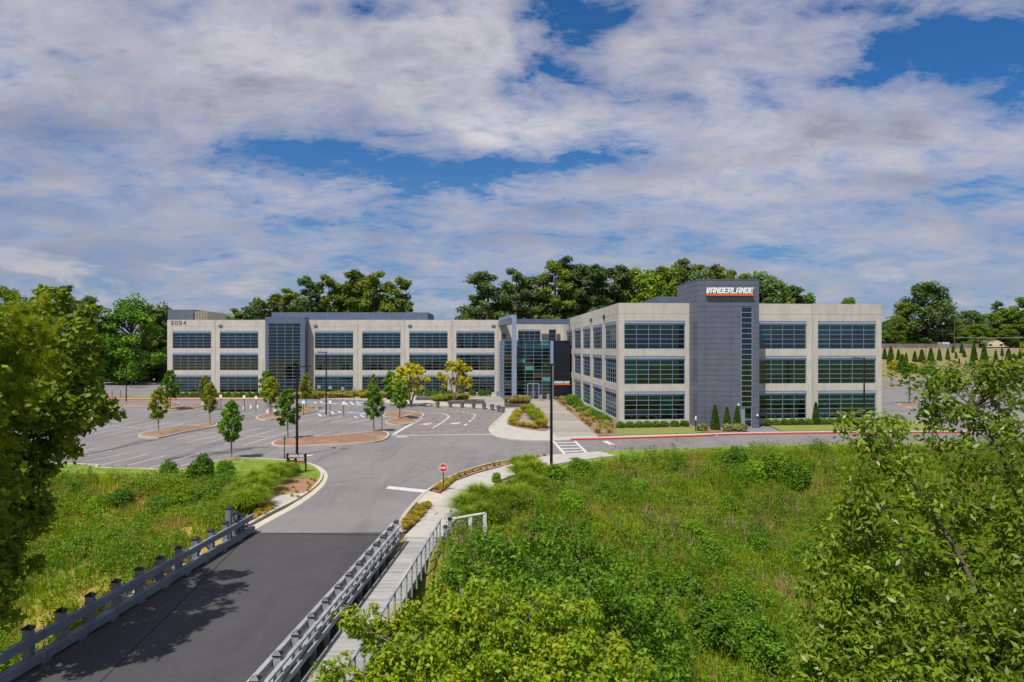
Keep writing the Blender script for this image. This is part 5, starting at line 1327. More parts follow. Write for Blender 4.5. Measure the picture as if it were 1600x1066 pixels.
def tree_meshes(kind, seed):
    """crown and trunk meshes of a far or young tree, unit height 1"""
    g = np.random.default_rng(seed); rr = random.Random(seed); mb = MB(); C, Rr = [], []
    if kind == 'pine':
        top = Vector((rr.uniform(-.03,.03), rr.uniform(-.03,.03), .97)); pts = [(0,0,0), (top.x*.4, top.y*.5, .4), (top.x*.8, top.y*.8, .75), tuple(top)]
        mb.tube(pts, [.016, .012, .008, .002], 7, False)
        nb = 34
        for i in range(nb):
            z = .34+.63*(i/nb)**.85; env = .155*math.sin(math.pi*min(1, (z-.24)/.82)**.85)+.012
            az = rr.uniform(0, 6.283); L_ = env*rr.uniform(.4, 1.35); tx = top.x*z; ty = top.y*z
            e = (tx+math.cos(az)*L_, ty+math.sin(az)*L_, z+rr.uniform(-.005, .03))
            limb(mb, (tx, ty, z-.02), e, .0035, .0012, 4, .08, seed*91+i, 2)
            for q in range(5):
                f_ = rr.uniform(.45, 1.08); C.append((tx+(e[0]-tx)*f_+rr.uniform(-.015,.015), ty+(e[1]-ty)*f_+rr.uniform(-.015,.015), e[2]+rr.uniform(-.01,.02))); Rr.append(rr.uniform(.026, .046))
        P = leaf_cloud(C, Rr, 58, .020, .011, .7, .7, .2, .5, 0, seed)
    elif kind == 'broad':
        mb.tube([(0,0,0), (.01,0,.2), (0,.01,.5), (0,0,.8)], [.026, .02, .013, .004], 8, False)
        nb = 70
        for i in range(nb):
            z = rr.uniform(.06, .9); env = .30*math.sin(math.pi*min(1, (z+.10)/1.12)**.95)
            az = rr.uniform(0, 6.283); L_ = env*rr.uniform(.72, 1.08)
            e = (math.cos(az)*L_, math.sin(az)*L_, z+rr.uniform(-.02, .05)); limb(mb, (0, 0, max(.05, z-.16)), e, .007, .002, 4, .06, seed*77+i, 2)
            for q in range(2): C.append((e[0]*rr.uniform(.75,1.02), e[1]*rr.uniform(.75,1.02), e[2]+rr.uniform(-.04,.03))); Rr.append(rr.uniform(.055, .085))
        for i in range(8): C.append((rr.uniform(-.09,.09), rr.uniform(-.09,.09), rr.uniform(.82, .93))); Rr.append(.06)
        P = leaf_cloud(C, Rr, 70, .027, .020, .55, .8, .2, .6, 0, seed)
    elif kind == 'young':
        mb.tube([(0,0,0), (.004,0,.3), (0,.005,.6), (0,0,.9)], [.0135, .011, .007, .002], 7, False)
        nb = 26
        for i in range(nb):
            z = .30+.64*(i/nb); env = .215*math.sin(math.pi*min(1, (z-.20)/.80)**.78)+.012
            az = i*2.4+rr.uniform(-.4,.4); L_ = env*rr.uniform(.8, 1.12)
            e = (math.cos(az)*L_, math.sin(az)*L_, z+rr.uniform(0, .05)); limb(mb, (0, 0, z-.06), e, .004, .0015, 4, .06, seed*7+i, 2)
            for q in range(3): f_ = rr.uniform(.35, .98); C.append((e[0]*f_, e[1]*f_, z+.03*f_+rr.uniform(-.02,.03))); Rr.append(rr.uniform(.030, .055))
        P = leaf_cloud(C, Rr, 42, .040, .030, .35, 1, .2, .5, .3, seed)
    elif kind == 'thin':
        mb.tube([(0,0,0), (.004,0,.3), (0,.005,.6), (0,0,.93)], [.010, .008, .005, .0015], 6, False)
        for i in range(24):
            z = .34+.60*(i/24); env = .27*math.sin(math.pi*min(1, (z-.22)/.80)**.7)+.01
            az = i*2.4; L_ = env*rr.uniform(.6, 1.15); e = (math.cos(az)*L_, math.sin(az)*L_, z+rr.uniform(.0, .04)); limb(mb, (0, 0, z-.05), e, .003, .001, 4, .06, seed*7+i, 2)
            for q in range(4): f_ = rr.uniform(.3, 1.02); C.append((e[0]*f_, e[1]*f_, z+.03*f_+rr.uniform(-.015,.015))); Rr.append(rr.uniform(.02, .04))
        P = leaf_cloud(C, Rr, 20, .032, .02, .5, .6, .2, .4, .1, seed)
    elif kind == 'vase':     # many stemmed golden tree
        for s_ in range(5):
            a = s_*1.257+rr.uniform(-.3,.3); limb(mb, (0,0,0), (math.cos(a)*.26, math.sin(a)*.26, .66), .018, .005, 6, .03, seed+s_, 4)
        for i in range(46):
            z = rr.uniform(.34, .95); env = .50*math.sin(math.pi*min(1, (z-.16)/.92)**.8); az = rr.uniform(0,6.28); L_ = env*rr.uniform(.35, 1.08)
            e = (math.cos(az)*L_, math.sin(az)*L_, z); limb(mb, (e[0]*.35, e[1]*.35, z*.62), e, .006, .0015, 4, .05, seed*5+i, 2)
            for q in range(3): C.append((e[0]+rr.uniform(-.05,.05), e[1]+rr.uniform(-.05,.05), z+rr.uniform(-.03,.04))); Rr.append(rr.uniform(.04,.065))
        P = leaf_cloud(C, Rr, 44, .045, .032, .5, .55, .2, .4, .1, seed)
    tm_ = mb.mesh('trunk'); cm = np_mesh('crown', *P); return tm_, cm
TM = {}
for kind, n in (('pine', 5), ('broad', 5), ('young', 4), ('thin', 3), ('vase', 2)):
    TM[kind] = [tree_meshes(kind, 31*n+7*i+len(kind)) for i in range(n)]
tcount = [0]
matmesh = {}
def with_mat(mesh, mat):
    key = (mesh.name, mat.name)
    if key not in matmesh:
        m = mesh if not any(k[0] == mesh.name for k in matmesh) else mesh.copy()
        m.materials.clear(); m.materials.append(mat); matmesh[key] = m
    return matmesh[key]
def tree(kind, x, y, z, h, label, leaf, name='tree', wide=1.0, bark=None, group=None, var=None, cat='tree'):
    i = tcount[0] if var is None else var; tcount[0] += 1
    tm_, cm = TM[kind][i % len(TM[kind])]
    o = empty(name, (x, y, z), R.uniform(0, 6.28)); o.scale = (h*wide, h*wide*R.uniform(.92, 1.08), h)
    tag(o, label, cat, group)
    link('trunk', with_mat(tm_, bark or m_bark), None, o); link('crown', with_mat(cm, leaf), None, o); return o
ORD = ['first','second','third','fourth','fifth','sixth','seventh','eighth','ninth','tenth','eleventh','twelfth','thirteenth','fourteenth','fifteenth','sixteenth','seventeenth','eighteenth','nineteenth','twentieth','twenty-first','twenty-second','twenty-third','twenty-fourth','twenty-fifth','twenty-sixth','twenty-seventh','twenty-eighth','twenty-ninth','thirtieth','thirty-first','thirty-second','thirty-third','thirty-fourth','thirty-fifth','thirty-sixth']

# young trees in the car park: (px, base, top, leaf, words)
YT = [(247.5,674,604,L_olive,'olive-green young tree at the left end of the long middle mulch island',1.12),
 (266,641,577,L_young,'young green tree just behind the olive one near the left building corner',1.0),
 (328,662.5,597,L_olive,'olive-green young tree at the right end of the middle mulch island',.95),
 (320,641,585,L_olive,'small yellowish young tree seen above its twin before the second window column',.8),
 (361.5,716.5,625,L_young,'largest bright green young tree, on the near edge of the car park',1.06),
 (449.5,686,606,L_young,'bright green young tree beside the tall lamp post with two arms',1.12),
 (423,648,588,L_olive,'olive young tree before the glazed stair bay',1.15),
 (417,636,577,L_young,'dark green young tree behind the olive one at the stair bay',1.0),
 (478,639,583,L_olive,'slim yellow-green young tree right of the stair bay',.95),
 (584,674.5,599,L_young,'green young tree at the right end of the long front mulch island',1.0),
 (583,628,584,L_olive,'small yellow-tipped young tree seen above the one on the front island',.8),
 (624.5,657,590,L_young,'green young tree on the island beside the brick plaza',1.0),
 (610,634,579,L_young,'bushy green young tree left of the golden trees',1.15),
 (205,606,565,L_young,'lone young tree in the far car park at the left end of the building',1.1),
 (152,652,590,L_olive,'young tree half hidden by the big left tree',1.0)]
for k, (px, b_, t, lf, lab, wd) in enumerate(YT):
    x, y = G(px, b_-.5, .1); tree('young', x, y, .1, PZ(t, y)-.1, lab, lf, 'young_tree', wd*.95, m_barkp, 'young trees in the left car park', k)
for px, b_, t, lab in ((642,632,566,'golden spreading tree on the plaza, the left one of two'), (711,627.5,562,'golden spreading tree on the plaza, the right one of two')):
    x, y = G(px, b_, .3); tree('vase', x, y, .3, PZ(t, y)-.3, lab, L_gold, 'golden_tree', .95, m_barkp, 'golden trees on the plaza')
for k, (px, b_, t) in enumerate(((1393.4,601.6,569),(1421,630.5,563),(1447,590.5,561),(1489.5,612,560),(1457,600,562),(1476,640,585),(1538,613,560),(1545,620,585),(1560,655,592),(1600,597,560),(1515,600,563),(1579,640,588))):
    x, y = G(px, b_, .1); tree('thin', x, y, .1, PZ(t, y)-.1, f'airy young tree in the right car park, {ORD[k] if k<12 else k} from the building outward', (L_olive, L_young)[k % 3 == 1], 'parking_tree', 1.4, m_barkp, 'young trees in the right car park', k)

# background trees
def bg_row(lst, where, group, words):
    lst = sorted(lst, key=lambda q: q[0]); 
    for k, (px, t, Y, kind, wd) in enumerate(lst):
        x = PX(px, Y); z = H1(x, Y); h = PZ(t, Y)-z
        lf = {'pine': (L_pine, L_pine, L_cedar)[k % 3], 'broad': (L_oak, L_oak, L_cedar, L_shrub)[(k*7) % 4]}[kind]
        nm = {'pine': 'pine_tree', 'broad': 'broadleaf_tree'}[kind]
        tree(kind, x, Y, z, h, f'{words[kind]} {where}, {ORD[k]} from the left', lf, nm, wd, m_bark, group)
W_ = {'pine': 'tall dark pine', 'broad': 'rounded leafy tree'}
rl = random.Random(5)
left = [(-60,440,150,'pine',1.2),(8,448,160,'pine',1.2),(60,447,165,'pine',1.25),(108,446,168,'pine',1.3),(140,462,170,'pine',1.2),(205,462,176,'broad',1.25),(172,490,186,'pine',1.2),(236,478,192,'pine',1.2),(262,474,198,'broad',1.0),(285,482,205,'broad',1.0),
        (30,480,185,'broad',1.2),(90,482,192,'broad',1.2),(130,500,197,'broad',1.3),(180,515,190,'broad',1.5),(215,520,192,'broad',1.5),(245,525,195,'broad',1.5),(262,545,192,'broad',1.9),(150,540,190,'broad',1.6),(190,560,189,'broad',2.0),(228,560,189.5,'broad',2.0),(110,545,188,'broad',1.8)]
bg_row(left, 'in the wood left of the building', 'trees left of the building', W_)
ml = [(352,488,205,'broad',1.0),(372,483,200,'pine',1.1),(392,474,200,'broad',1.0),(405,465,205,'pine',1.0),(428,458,208,'pine',1.2),(455,452,205,'pine',1.2),(470,460,212,'broad',.9),(487,431,198,'pine',1.0),(514,431,200,'pine',1.0),(530,450,212,'broad',.9),(548,420,200,'pine',1.15),(572,428,206,'pine',1.1),(585,426,198,'pine',1.1),(603,455,210,'broad',.8),(620,433,198,'pine',1.15),(500,470,216,'broad',1.1),(560,465,218,'broad',1.1),(440,480,216,'broad',1.1),(636,470,204,'pine',.9),(590,478,216,'broad',1.1)]
bg_row(ml, 'rising behind the left wing', 'trees behind the left wing', W_)
mc = [(735,480,215,'broad',.8),(762,423,196,'pine',1.25),(745,462,204,'pine',1.1),(790,440,202,'pine',1.0),(806,421,196,'pine',1.0),(828,432,205,'pine',1.1),(846,424,198,'pine',1.0),(868,408,196,'pine',1.1),(888,404,198,'pine',1.1),(905,414,202,'pine',1.1),(926,412,197,'pine',1.1),(945,418,204,'pine',1.1),(962,414,198,'pine',1.1),(985,420,203,'pine',1.1),(1005,415,197,'broad',.9),(1028,417,200,'pine',1.2),(1050,413,198,'broad',.9),(1072,408,202,'pine',1.1),(1095,415,196,'broad',.8),(1118,412,203,'pine',1.1),(1150,420,200,'pine',1.1),(1175,418,204,'broad',.9),(1196,424,196,'broad',.9),(1215,436,198,'broad',.9),(1238,446,197,'pine',1.2),(1262,457,198,'broad',.7),
      (775,478,214,'broad',1.2),(815,470,216,'broad',1.2),(855,462,214,'broad',1.2),(890,460,216,'broad',1.2),(930,462,214,'broad',1.2),(970,458,216,'broad',1.2),(1010,455,214,'broad',1.2),(1050,458,216,'broad',1.2)]
bg_row(mc, 'behind the entrance and right wing', 'trees behind the right wing', W_)
rt = [(1325,461,270,'broad',.7),(1385,500,262,'broad',1.1),(1400,495,258,'broad',1.1),(1444,438,258,'broad',1.35),(1418,470,262,'broad',1.2),(1470,465,264,'broad',1.2),(1492,500,268,'broad',1.4),(1515,482,285,'broad',1.4),(1545,488,290,'broad',1.5),(1560,470,300,'pine',1.0),(1580,480,288,'broad',1.4),(1603,462,285,'broad',1.3),(1525,505,262,'broad',1.9),(1500,515,255,'broad',2.0),(1590,505,258,'broad',2.0),(1555,512,285,'broad',2.2),(1620,500,260,'broad',2.0),(1378,515,258,'broad',1.8),(1430,520,256,'broad',2.0)]
bg_row(rt, 'beyond the wooden fence on the right', 'trees behind the fence', W_)

# conifer cones, shrubs, grasses (shared meshes)
def cone_mesh(seed):
    g = np.random.default_rng(seed); n = 1500; z = g.random(n)**1.25; r = (.20*(1-z)**.72+.012)*(.72+.33*g.random(n)); a = g.random(n)*6.283
    C = np.stack([np.cos(a)*r, np.sin(a)*r, .03+z*.93], 1); return np_mesh('foliage', *leaf_cloud(C, np.full(n, .02), 3, .06, .022, .1, 1, .1, .5, -2.0, seed))
def ball_mesh(seed, n=120, lf=14, ll=.13, lw=.08):
    g = np.random.default_rng(seed); d = g.normal(size=(n,3)); d /= np.linalg.norm(d, axis=1)[:,None]; d[:,2] = np.abs(d[:,2])*1.1
    C = d*np.array([.42,.42,.55])*(.7+.4*g.random(n))[:,None]+np.array([0,0,.18]); return np_mesh('foliage', *leaf_cloud(C, np.full(n, .12), lf, ll, lw, .4, 1, .2, .5, .2, seed))
CONE = [cone_mesh(5), cone_mesh(6), cone_mesh(8)]; BALL = [ball_mesh(i) for i in (1, 2, 3)]; BUSH = [ball_mesh(i, 90, 60, .085, .035) for i in (7, 8, 9)]
FOUNT = [np_mesh('blades', *arch_blades(1500, 1.0, .85, .030, i)) for i in (1, 2, 3)]
TUFT = [np_mesh('blades', *arch_blades(240, 1.0, .9, .05, i, 3)) for i in (4, 5)]
stick = MB(); stick.tube([(0,0,-.1),(0,0,.45)], [.03,.012], 6); STICK = stick.mesh('stem')
def plant(name, meshes, leaf, x, y, z, sx, sz, label, cat, group=None, stem=True, k=0):
    o = empty(name, (x, y, z), R.uniform(0, 6.28)); o.scale = (sx, sx, sz); tag(o, label, cat, group)
    link('foliage', with_mat(meshes[k % len(meshes)], leaf), None, o)
    if stem: link('stem', with_mat(STICK, m_bark), None, o)
    return o
for k, (px, t) in enumerate(((1117.3,632.7),(1136,635.5),(1151.8,635))):
    x, y = G(px, 671.5, .12); h = PZ(t, y)-.12; plant('cone_conifer', CONE, L_arb, x, y, .12, h*.92, h, f'slim cone-shaped conifer in front of the stair tower, {["leftmost","middle","rightmost"][k]} of three', 'conifer', 'cone conifers by the tower', True, k)
x, y = G(1275, 663.5, .12); h = PZ(630, y); plant('cone_conifer', CONE, L_arb, x, y, .12, h*.85, h, 'single cone-shaped conifer between the two window columns right of the tower', 'conifer')
AR = [(1382.5,561,544),(1392,570,544),(1404,567,548),(1416,566,550),(1429.6,565,547),(1440.6,566,546),(1454.7,565,545),(1468,563,545.5),(1481,562,544),(1489,551,540),(1494,560,548),(1503,552,537),(1507,558,547),(1519.5,574,553),(1522,562,535),(1538,566,541),(1576,567,547),(1593.5,561,546),(1556,562,546),(1410,582,556),(1499,568,560),(1509,571,563),(1566,556,543),(1585,580,556)]
for k, (px, b_, t) in enumerate(sorted(AR)):
    x, y, z = hit(px, b_); h = max(1.0, PZ(t, y)-z)*R.uniform(.88, 1.15); plant('bank_conifer', CONE, L_arb, x, y, z-.05, h*R.uniform(.85, 1.25), h, f'dark conifer on the mulched bank at right, {ORD[k]} from the left', 'conifer', 'conifers on the bank', False, k)
for k, px in enumerate((1400,1425,1450,1535,1548,1560,1572,1584,1596)):
    x, y, z = hit(px, 577+(k%3)*4); plant('bank_shrub', BALL, (L_yel, L_olive, L_shrub)[k % 3], x, y, z, 4.5, 3.2, f'yellow-green bush at the foot of the right bank, {ORD[k]} from the left', 'bush', 'bushes on the bank', False, k)
for k, px in enumerate((969, 984, 998.5, 1010.8, 1024.7, 1038, 1054, 1069.5)):
    x, y = G(px, 668.5-(px-969)*.02, .12); plant('shrub', BALL, L_shrub, x, y, .12, 1.15, .85, f'small round shrub under the window left of the stair tower, {ORD[k]} from the left', 'shrub', 'round shrubs left of the tower', True, k)
for k, px in enumerate((1199, 1212.7, 1226, 1238.6, 1251.5, 1263.6, 1286.6, 1298, 1311, 1324, 1337, 1350, 1363)):
    x, y = G(px, 664.3-(px-1199)*.012, .12); plant('shrub', BALL, L_shrub, x, y, .12, 1.15, .85, f'small round shrub under the windows right of the stair tower, {ORD[k]} from the left', 'shrub', 'round shrubs right of the tower', True, k)
for k, (px, py) in enumerate(((1097.4,673),(1137,673.5),(1150,673.5),(1160,673))):
    x, y = G(px, py, .12); plant('flowering_shrub', BALL, L_flower, x, y, .12, 1.25, .95, f'pale flowering bush at the foot of the stair tower, {ORD[k]} from the left', 'shrub', 'flowering bushes by the tower', True, k)
k = 0
for s in np.linspace(2.5, 24, 16):
    x, y = rloc(0, s); plant('hedge_shrub', BALL, L_shrub, x-1.0-.02*s, y, .12, 1.6, 1.0 + .5*(s > 22), f'bright green hedge bush along the right wing side wall, {ORD[k]} from the corner', 'shrub', 'hedge bushes along the side wall', True, k); k += 1
for s, h in ((31, 1.8), (33.5, 1.4), (28.5, 1.6)):
    x, y = rloc(0, s); plant('hedge_shrub', BALL, L_shrub, x-1.3, y, .12, 2.2, h, {31: 'large bright bush between the black wall and the side windows', 33.5: 'bright bush nearest the black entrance wall', 28.5: 'large bright bush at the start of the side wall hedge'}[s], 'shrub', None, True, k); k += 1
def in_poly(x, y, p):
    c = False; n = len(p)
    for i in range(n):
        a, b = p[i], p[(i+1) % n]
        if (a[1] > y) != (b[1] > y) and x < (b[0]-a[0])*(y-a[1])/(b[1]-a[1])+a[0]: c = not c
    return c
def fill(poly_px, n, name, meshes, leaf, sx, sz, lab, cat, group, z=.12, mind=.4, seed=3):
    """grass clumps set in a bed: shown as individuals sharing one description"""
    p = gp(poly_px); rr = random.Random(seed); xs_ = [a[0] for a in p]; ys_ = [a[1] for a in p]; pts = []; tries = 0
    while len(pts) < n and tries < 6000:
        tries += 1; x = rr.uniform(min(xs_), max(xs_)); y = rr.uniform(min(ys_), max(ys_))
        if in_poly(x, y, p) and all((x-a)**2+(y-b)**2 > mind**2 for a, b in pts): pts.append((x, y))
    for k, (x, y) in enumerate(pts):
        q = rr.uniform(.95, 1.6); plant(name, meshes, leaf if not isinstance(leaf, tuple) else leaf[k % len(leaf)], x, y, z, sx*q, sz*q, lab, cat, group, False, k)
fill([(884,640),(911,638),(940,652),(958,670),(958,681),(936,681)], 46, 'ornamental_grass', TUFT, (L_tan, L_tan, L_yel), .55, .55, 'tan grass clump in the mulch bed beside the wide walkway', 'grass clump', 'tan grass clumps beside the walkway', mind=.8)
fill([(867,625),(888,625),(896,633),(877,635)], 22, 'ornamental_grass', TUFT, L_tan, .55, .55, 'tan grass clump in the small bed before the black wall', 'grass clump', 'tan grass clumps before the black wall', mind=.6)
fill([(815,645),(832,641),(845,655),(856,673),(842,672),(828,655)], 40, 'ornamental_grass', TUFT, (L_orn, L_yel), .8, .85, 'green-gold fountain grass on the right half of the teardrop bed', 'grass clump', 'fountain grasses in the teardrop bed', .17, .55)
fill([(813,645),(806,648),(794,663),(802,666),(812,652)], 26, 'ornamental_grass', TUFT, L_yel, .6, .5, 'yellow grass clump on the left rim of the teardrop bed', 'grass clump', 'yellow grasses rimming the teardrop bed', .17, .5)
fill([(800,666),(827,671),(842,673),(830,669)], 10, 'ornamental_grass', TUFT, L_yel, .6, .45, 'yellow grass clump on the front rim of the teardrop bed', 'grass clump', 'yellow grasses at the front of the teardrop bed', .17, .5)
fill([(791,636.5),(827,636),(826,633.5),(790,633.7)], 26, 'ornamental_grass', TUFT, L_tan, .8, .9, 'tan grass clump in the square planter before the entrance', 'grass clump', 'grasses in the entrance planter', .55, .5)
fill([(677,628.5),(728,628),(728,625.5),(680,625.5)], 34, 'ornamental_grass', TUFT, (L_yel, L_orn), 1.0, .8, 'yellow-green grass clump behind the planter pots', 'grass clump', 'grasses behind the planter pots', .1, .8)
fill([(460,624),(640,622.5),(640,618),(460,618)], 60, 'ornamental_grass', TUFT, (L_yel, L_yel, L_tan), 1.5, .9, 'yellow grass clump in the bed along the middle of the left wing', 'grass clump', 'yellow grasses along the left wing', .12, 1.3)
for k, px in enumerate(range(268, 412, 11)):
    x, y = G(px, 620.3, .12); plant('shrub', BALL, L_olive if k % 2 else L_shrub, x, y, .12, 1.6, 1.1, f'low olive shrub along the left end of the left wing, {ORD[k]} from the corner', 'shrub', 'low shrubs along the left wing', True, k)
for k, px in enumerate((495,503,521,536,566,603,612,655,668,679,690,702,720,738,752,762)):
    x, y = G(px, 618.6, .12); plant('shrub', BALL, L_shrub, x, y, .12, 1.5, 1.3, f'dark green shrub right of the glazed stair bay, {ORD[k]} from the left', 'shrub', 'dark shrubs right of the stair bay', True, k)
# yellow tufts beside the path
fill([(627,834),(630,822),(647,803),(662,791),(673,791),(658,811),(636,831)], 30, 'roadside_grass', TUFT, L_yel, .26, .26, 'yellow grass tuft in the narrow strip beside the boardwalk end', 'grass clump', 'yellow tufts beside the boardwalk end', .1, .24)
fill([(679,771),(686,760),(708,749),(742,736.5),(742,739),(711,752),(692,770)], 26, 'roadside_grass', TUFT, L_yel, .26, .24, 'yellow grass tuft around the foot of the stop sign', 'grass clump', 'yellow tufts near the stop sign', .1, .27)
fill([(744,735.5),(780,726),(853,713.8),(840,717),(780,731),(744,740)], 22, 'roadside_grass', TUFT, (L_yel, L_olive), .20, .16, 'small tuft in the strip along the curve of the path', 'grass clump', 'small tufts along the path curve', .1, .5)
fill([(466,784),(489,766),(497,752),(476,750),(450,762),(434,775)], 14, 'roadside_grass', TUFT, L_yel, .2, .16, 'tiny tuft on the red mulch inside the left kerb', 'grass clump', 'tiny tufts inside the left kerb', .1, .5)
fill([(428,799),(400,815),(392,817),(405,799),(420,792)], 16, 'roadside_grass', TUFT, L_yel, .2, .18, 'tiny yellow tuft in the bed beside the guardrail end', 'grass clump', 'tiny tufts beside the guardrail end', .1, .3)
# fountain grasses either side of the road
FG = [(383,802,1.1),(396,795,1.2),(404,778,1.2),(418,770,1.1),(432,758,1.15),(442,748,1.05),(378,783,1.1),(400,762,1.0),(456,742,.8),(365,800,.9),(425,744,.8)]
for k, (px, py, s) in enumerate(sorted(FG)):
    x, y, z = hit(px, py); plant('fountain_grass', FOUNT, L_orn, x, y, max(z, -.8), s*1.25, s*1.25, f'big arching grass clump between the left lawn and the bridge, {ORD[k]} from the left', 'grass clump', 'fountain grasses left of the road', False, k)
FG2 = [(727,812,1.15),(746,800,1.3),(768,803,1.2),(790,800,1.2),(812,792,1.1),(780,782,.8),(800,776,.9),(822,770,1.1),(836,752,1.2),(812,750,1.0),(826,738,1.1),(808,735,.9),(842,775,1.0),(735,826,.9),(757,822,1.0),(850,756,.9)]
for k, (px, py, s) in enumerate(sorted(FG2)):
    x, y, z = hit(px, py); plant('fountain_grass', FOUNT, L_orn, x, y, max(z, -.7), s*1.3, s*1.35, f'big arching grass clump right of the path, {ORD[k]} from the left', 'grass clump', 'fountain grasses right of the path', False, k)
for k, (px, py, s, lf) in enumerate(((312,756,1.5,L_shrub),(352,757,1.2,L_shrub),(264,750,1.0,L_shrub),(462,738,.5,L_arb),(776,757,.6,L_weed))):
    x, y, z = hit(px, py); plant('bush', BUSH, lf, x, y, z, s*1.3, s*1.6, ['tall dark bush at the edge of the left lawn', 'dark bush right of the tallest one at the lawn edge', 'small dark bush at the left end of the lawn edge', 'small dark bush below the board sign', 'thin leafy plant at the path edge among the grasses'][k], 'bush', None, True, k)

BK = [(905,745,1.0),(870,760,1.1),(1060,740,.9),(1150,735,1.3),(1175,752,1.2),(1210,745,1.4),(1240,760,1.3),(890,800,.9),(1140,800,.8),(1085,850,1.0),(1115,880,.9),(1180,860,.8),(940,780,.8),(1000,770,.7),(1250,880,1.0),(1150,960,1.0),(1110,1010,1.2),(1180,1040,1.3),(1070,940,1.0)]
for k, (px, py, s) in enumerate(sorted(BK)):
    x, y, z = hit(px, py); plant('meadow_bush', BUSH, (L_stand, L_weed, L_stand)[k % 3], x, y, z-.1, s*2.0, s*1.7, f'leafy bush standing in the right-hand meadow, {ORD[k]} from the left', 'bush', 'bushes in the right meadow', False, k)
BK = [(20,800,1.4),(60,830,1.2),(110,770,.8),(150,800,.8),(190,790,.9),(230,770,.9),(250,800,.9),(215,830,.8),(290,790,1.0),(300,815,.8),(130,870,.9),(70,890,.9),(30,930,.8),(175,855,.7),(330,785,.9)]
for k, (px, py, s) in enumerate(sorted(BK)):
    x, y, z = hit(px, py); plant('meadow_bush', BUSH, (L_weed, L_scrub, L_stand)[k % 3], x, y, z-.1, s*1.7, s*1.4, f'leafy bush on the slope left of the bridge, {ORD[k]} from the left', 'bush', 'bushes on the left slope', False, k)

# ------------------------------------------------------------------ meadow, weeds, vines
def sample(n, x0, x1, y0, y1, seed, keep=None):
    g = np.random.default_rng(seed); X = g.uniform(x0, x1, n); Y = g.uniform(y0, y1, n)
    d = plat_dist(X, Y); ok = d > .15
    ok &= ~((X > -14.9-.062*(34-Y)) & (X < -3.2) & (Y < 36))
    ok &= (np.abs(X) < Y*.80+4)
    if keep is not None: ok &= keep(X, Y, d)
    X, Y = X[ok], Y[ok]; return np.stack([X, Y, H(X, Y)-.03], 1)
def dens(X, Y): return wob(X, Y, .42, 1.3)
P = np.concatenate([sample(30000, -58, -12, 18, 60, 21, lambda x, y, d: dens(x*1.4, y*1.4) > -.75+.75*sm((44-y)/14)+.5*(np.random.default_rng(1).random(len(x))-.5)), sample(50000, -4, 60, 17, 66, 22)])
hh = .28+.34*np.clip(wob(P[:,0], P[:,1], .8, .5)+.5*wob(P[:,0], P[:,1], 2.3, 4)+.8, 0, 2)+.15*rng.random(len(P))
V, Fc, rn = blades(P, hh, .055, 6, .3, .55, 5, .16)
o = link('meadow_grass', np_mesh('meadow_grass', V, Fc, rn), L_mead); tag(o, 'rough green and straw-coloured grass covering both banks of the valley', 'grass', kind='stuff')
P = np.concatenate([sample(14000, -58, -12, 20, 60, 23, lambda x, y, d: dens(x, y) > -.05), sample(13000, -4, 60, 17, 66, 24, lambda x, y, d: dens(x, y) > -.25)])
hh = .7+.45*rng.random(len(P))
stems = blades(P, hh, .03, 4, .15, .25, 6, .1)
k = 3; q = np.repeat(P, k, 0); fz = np.tile(np.array([.35, .65, .95]), len(P)); q[:, 2] += np.repeat(hh, k)*fz; q[:, :2] += rng.normal(size=(len(q), 2))*.08
lv = leaf_cloud(q, np.full(len(q), .15), 4, .16, .05, .3, 1.1, .2, .3, -.4, 7)
o = link('tall_weeds', np_mesh('tall_weeds', *merge([stems, lv])), L_weed); tag(o, 'tall green weeds standing in drifts through the meadow', 'weeds', kind='stuff')
P = np.concatenate([sample(5200, -58, -22, 30, 60, 25, lambda x, y, d: (x < -27+ (y-38)*-.4) & (d < 19)), sample(1500, 22, 50, 40, 64, 26, lambda x, y, d: dens(x, y) > .1)])
P[:, 2] += .22
o = link('vine_cover', np_mesh('vine_cover', *leaf_cloud(P, np.full(len(P), .38), 15, .17, .14, 1.1, .5, .15, .3, 0, 8)), L_vine); tag(o, 'broad-leaved vines creeping over the slope below the lawn', 'vines', kind='stuff')
P = np.concatenate([sample(2200, -58, -14, 20, 60, 31, lambda x, y, d: dens(x, y) > -.2), sample(3000, -3, 60, 17, 66, 32)])
hr = np.random.default_rng(33).random(len(P))**2*.55+.22; n_ = 9
q = np.repeat(P, n_, 0); hr[::5] *= 2.0; gg = np.random.default_rng(34).normal(size=(len(q), 3))*.5; q += gg*np.repeat(hr, n_)[:, None]*np.array([1, 1, .5]); q[:, 2] = H(q[:, 0], q[:, 1])+np.abs(q[:, 2]-H(q[:, 0], q[:, 1]))*.8+np.repeat(hr, n_)*.9
o = link('low_scrub', np_mesh('low_scrub', *leaf_cloud(q, np.repeat(hr, n_)*.55, 9, .17, .06, .6, 1, .2, .3, -.6, 35)), L_scrub); tag(o, 'low leafy scrub growing in hummocks over both banks', 'scrub', kind='stuff')
P = np.concatenate([sample(2500, -58, -14, 20, 58, 51, lambda x, y, d: dens(x+9, y+4) > .30), sample(9000, -2, 60, 18, 64, 52, lambda x, y, d: dens(x*1.3+4, y*1.3) > .22)])
o = link('dry_stalks', np_mesh('dry_stalks', *blades(P, .6+.6*rng.random(len(P)), .055, 7, .2, .4, 53, .2)), L_dry); tag(o, 'patches of dry reddish-brown seed stalks scattered through the green meadow', 'dry grass', kind='stuff')
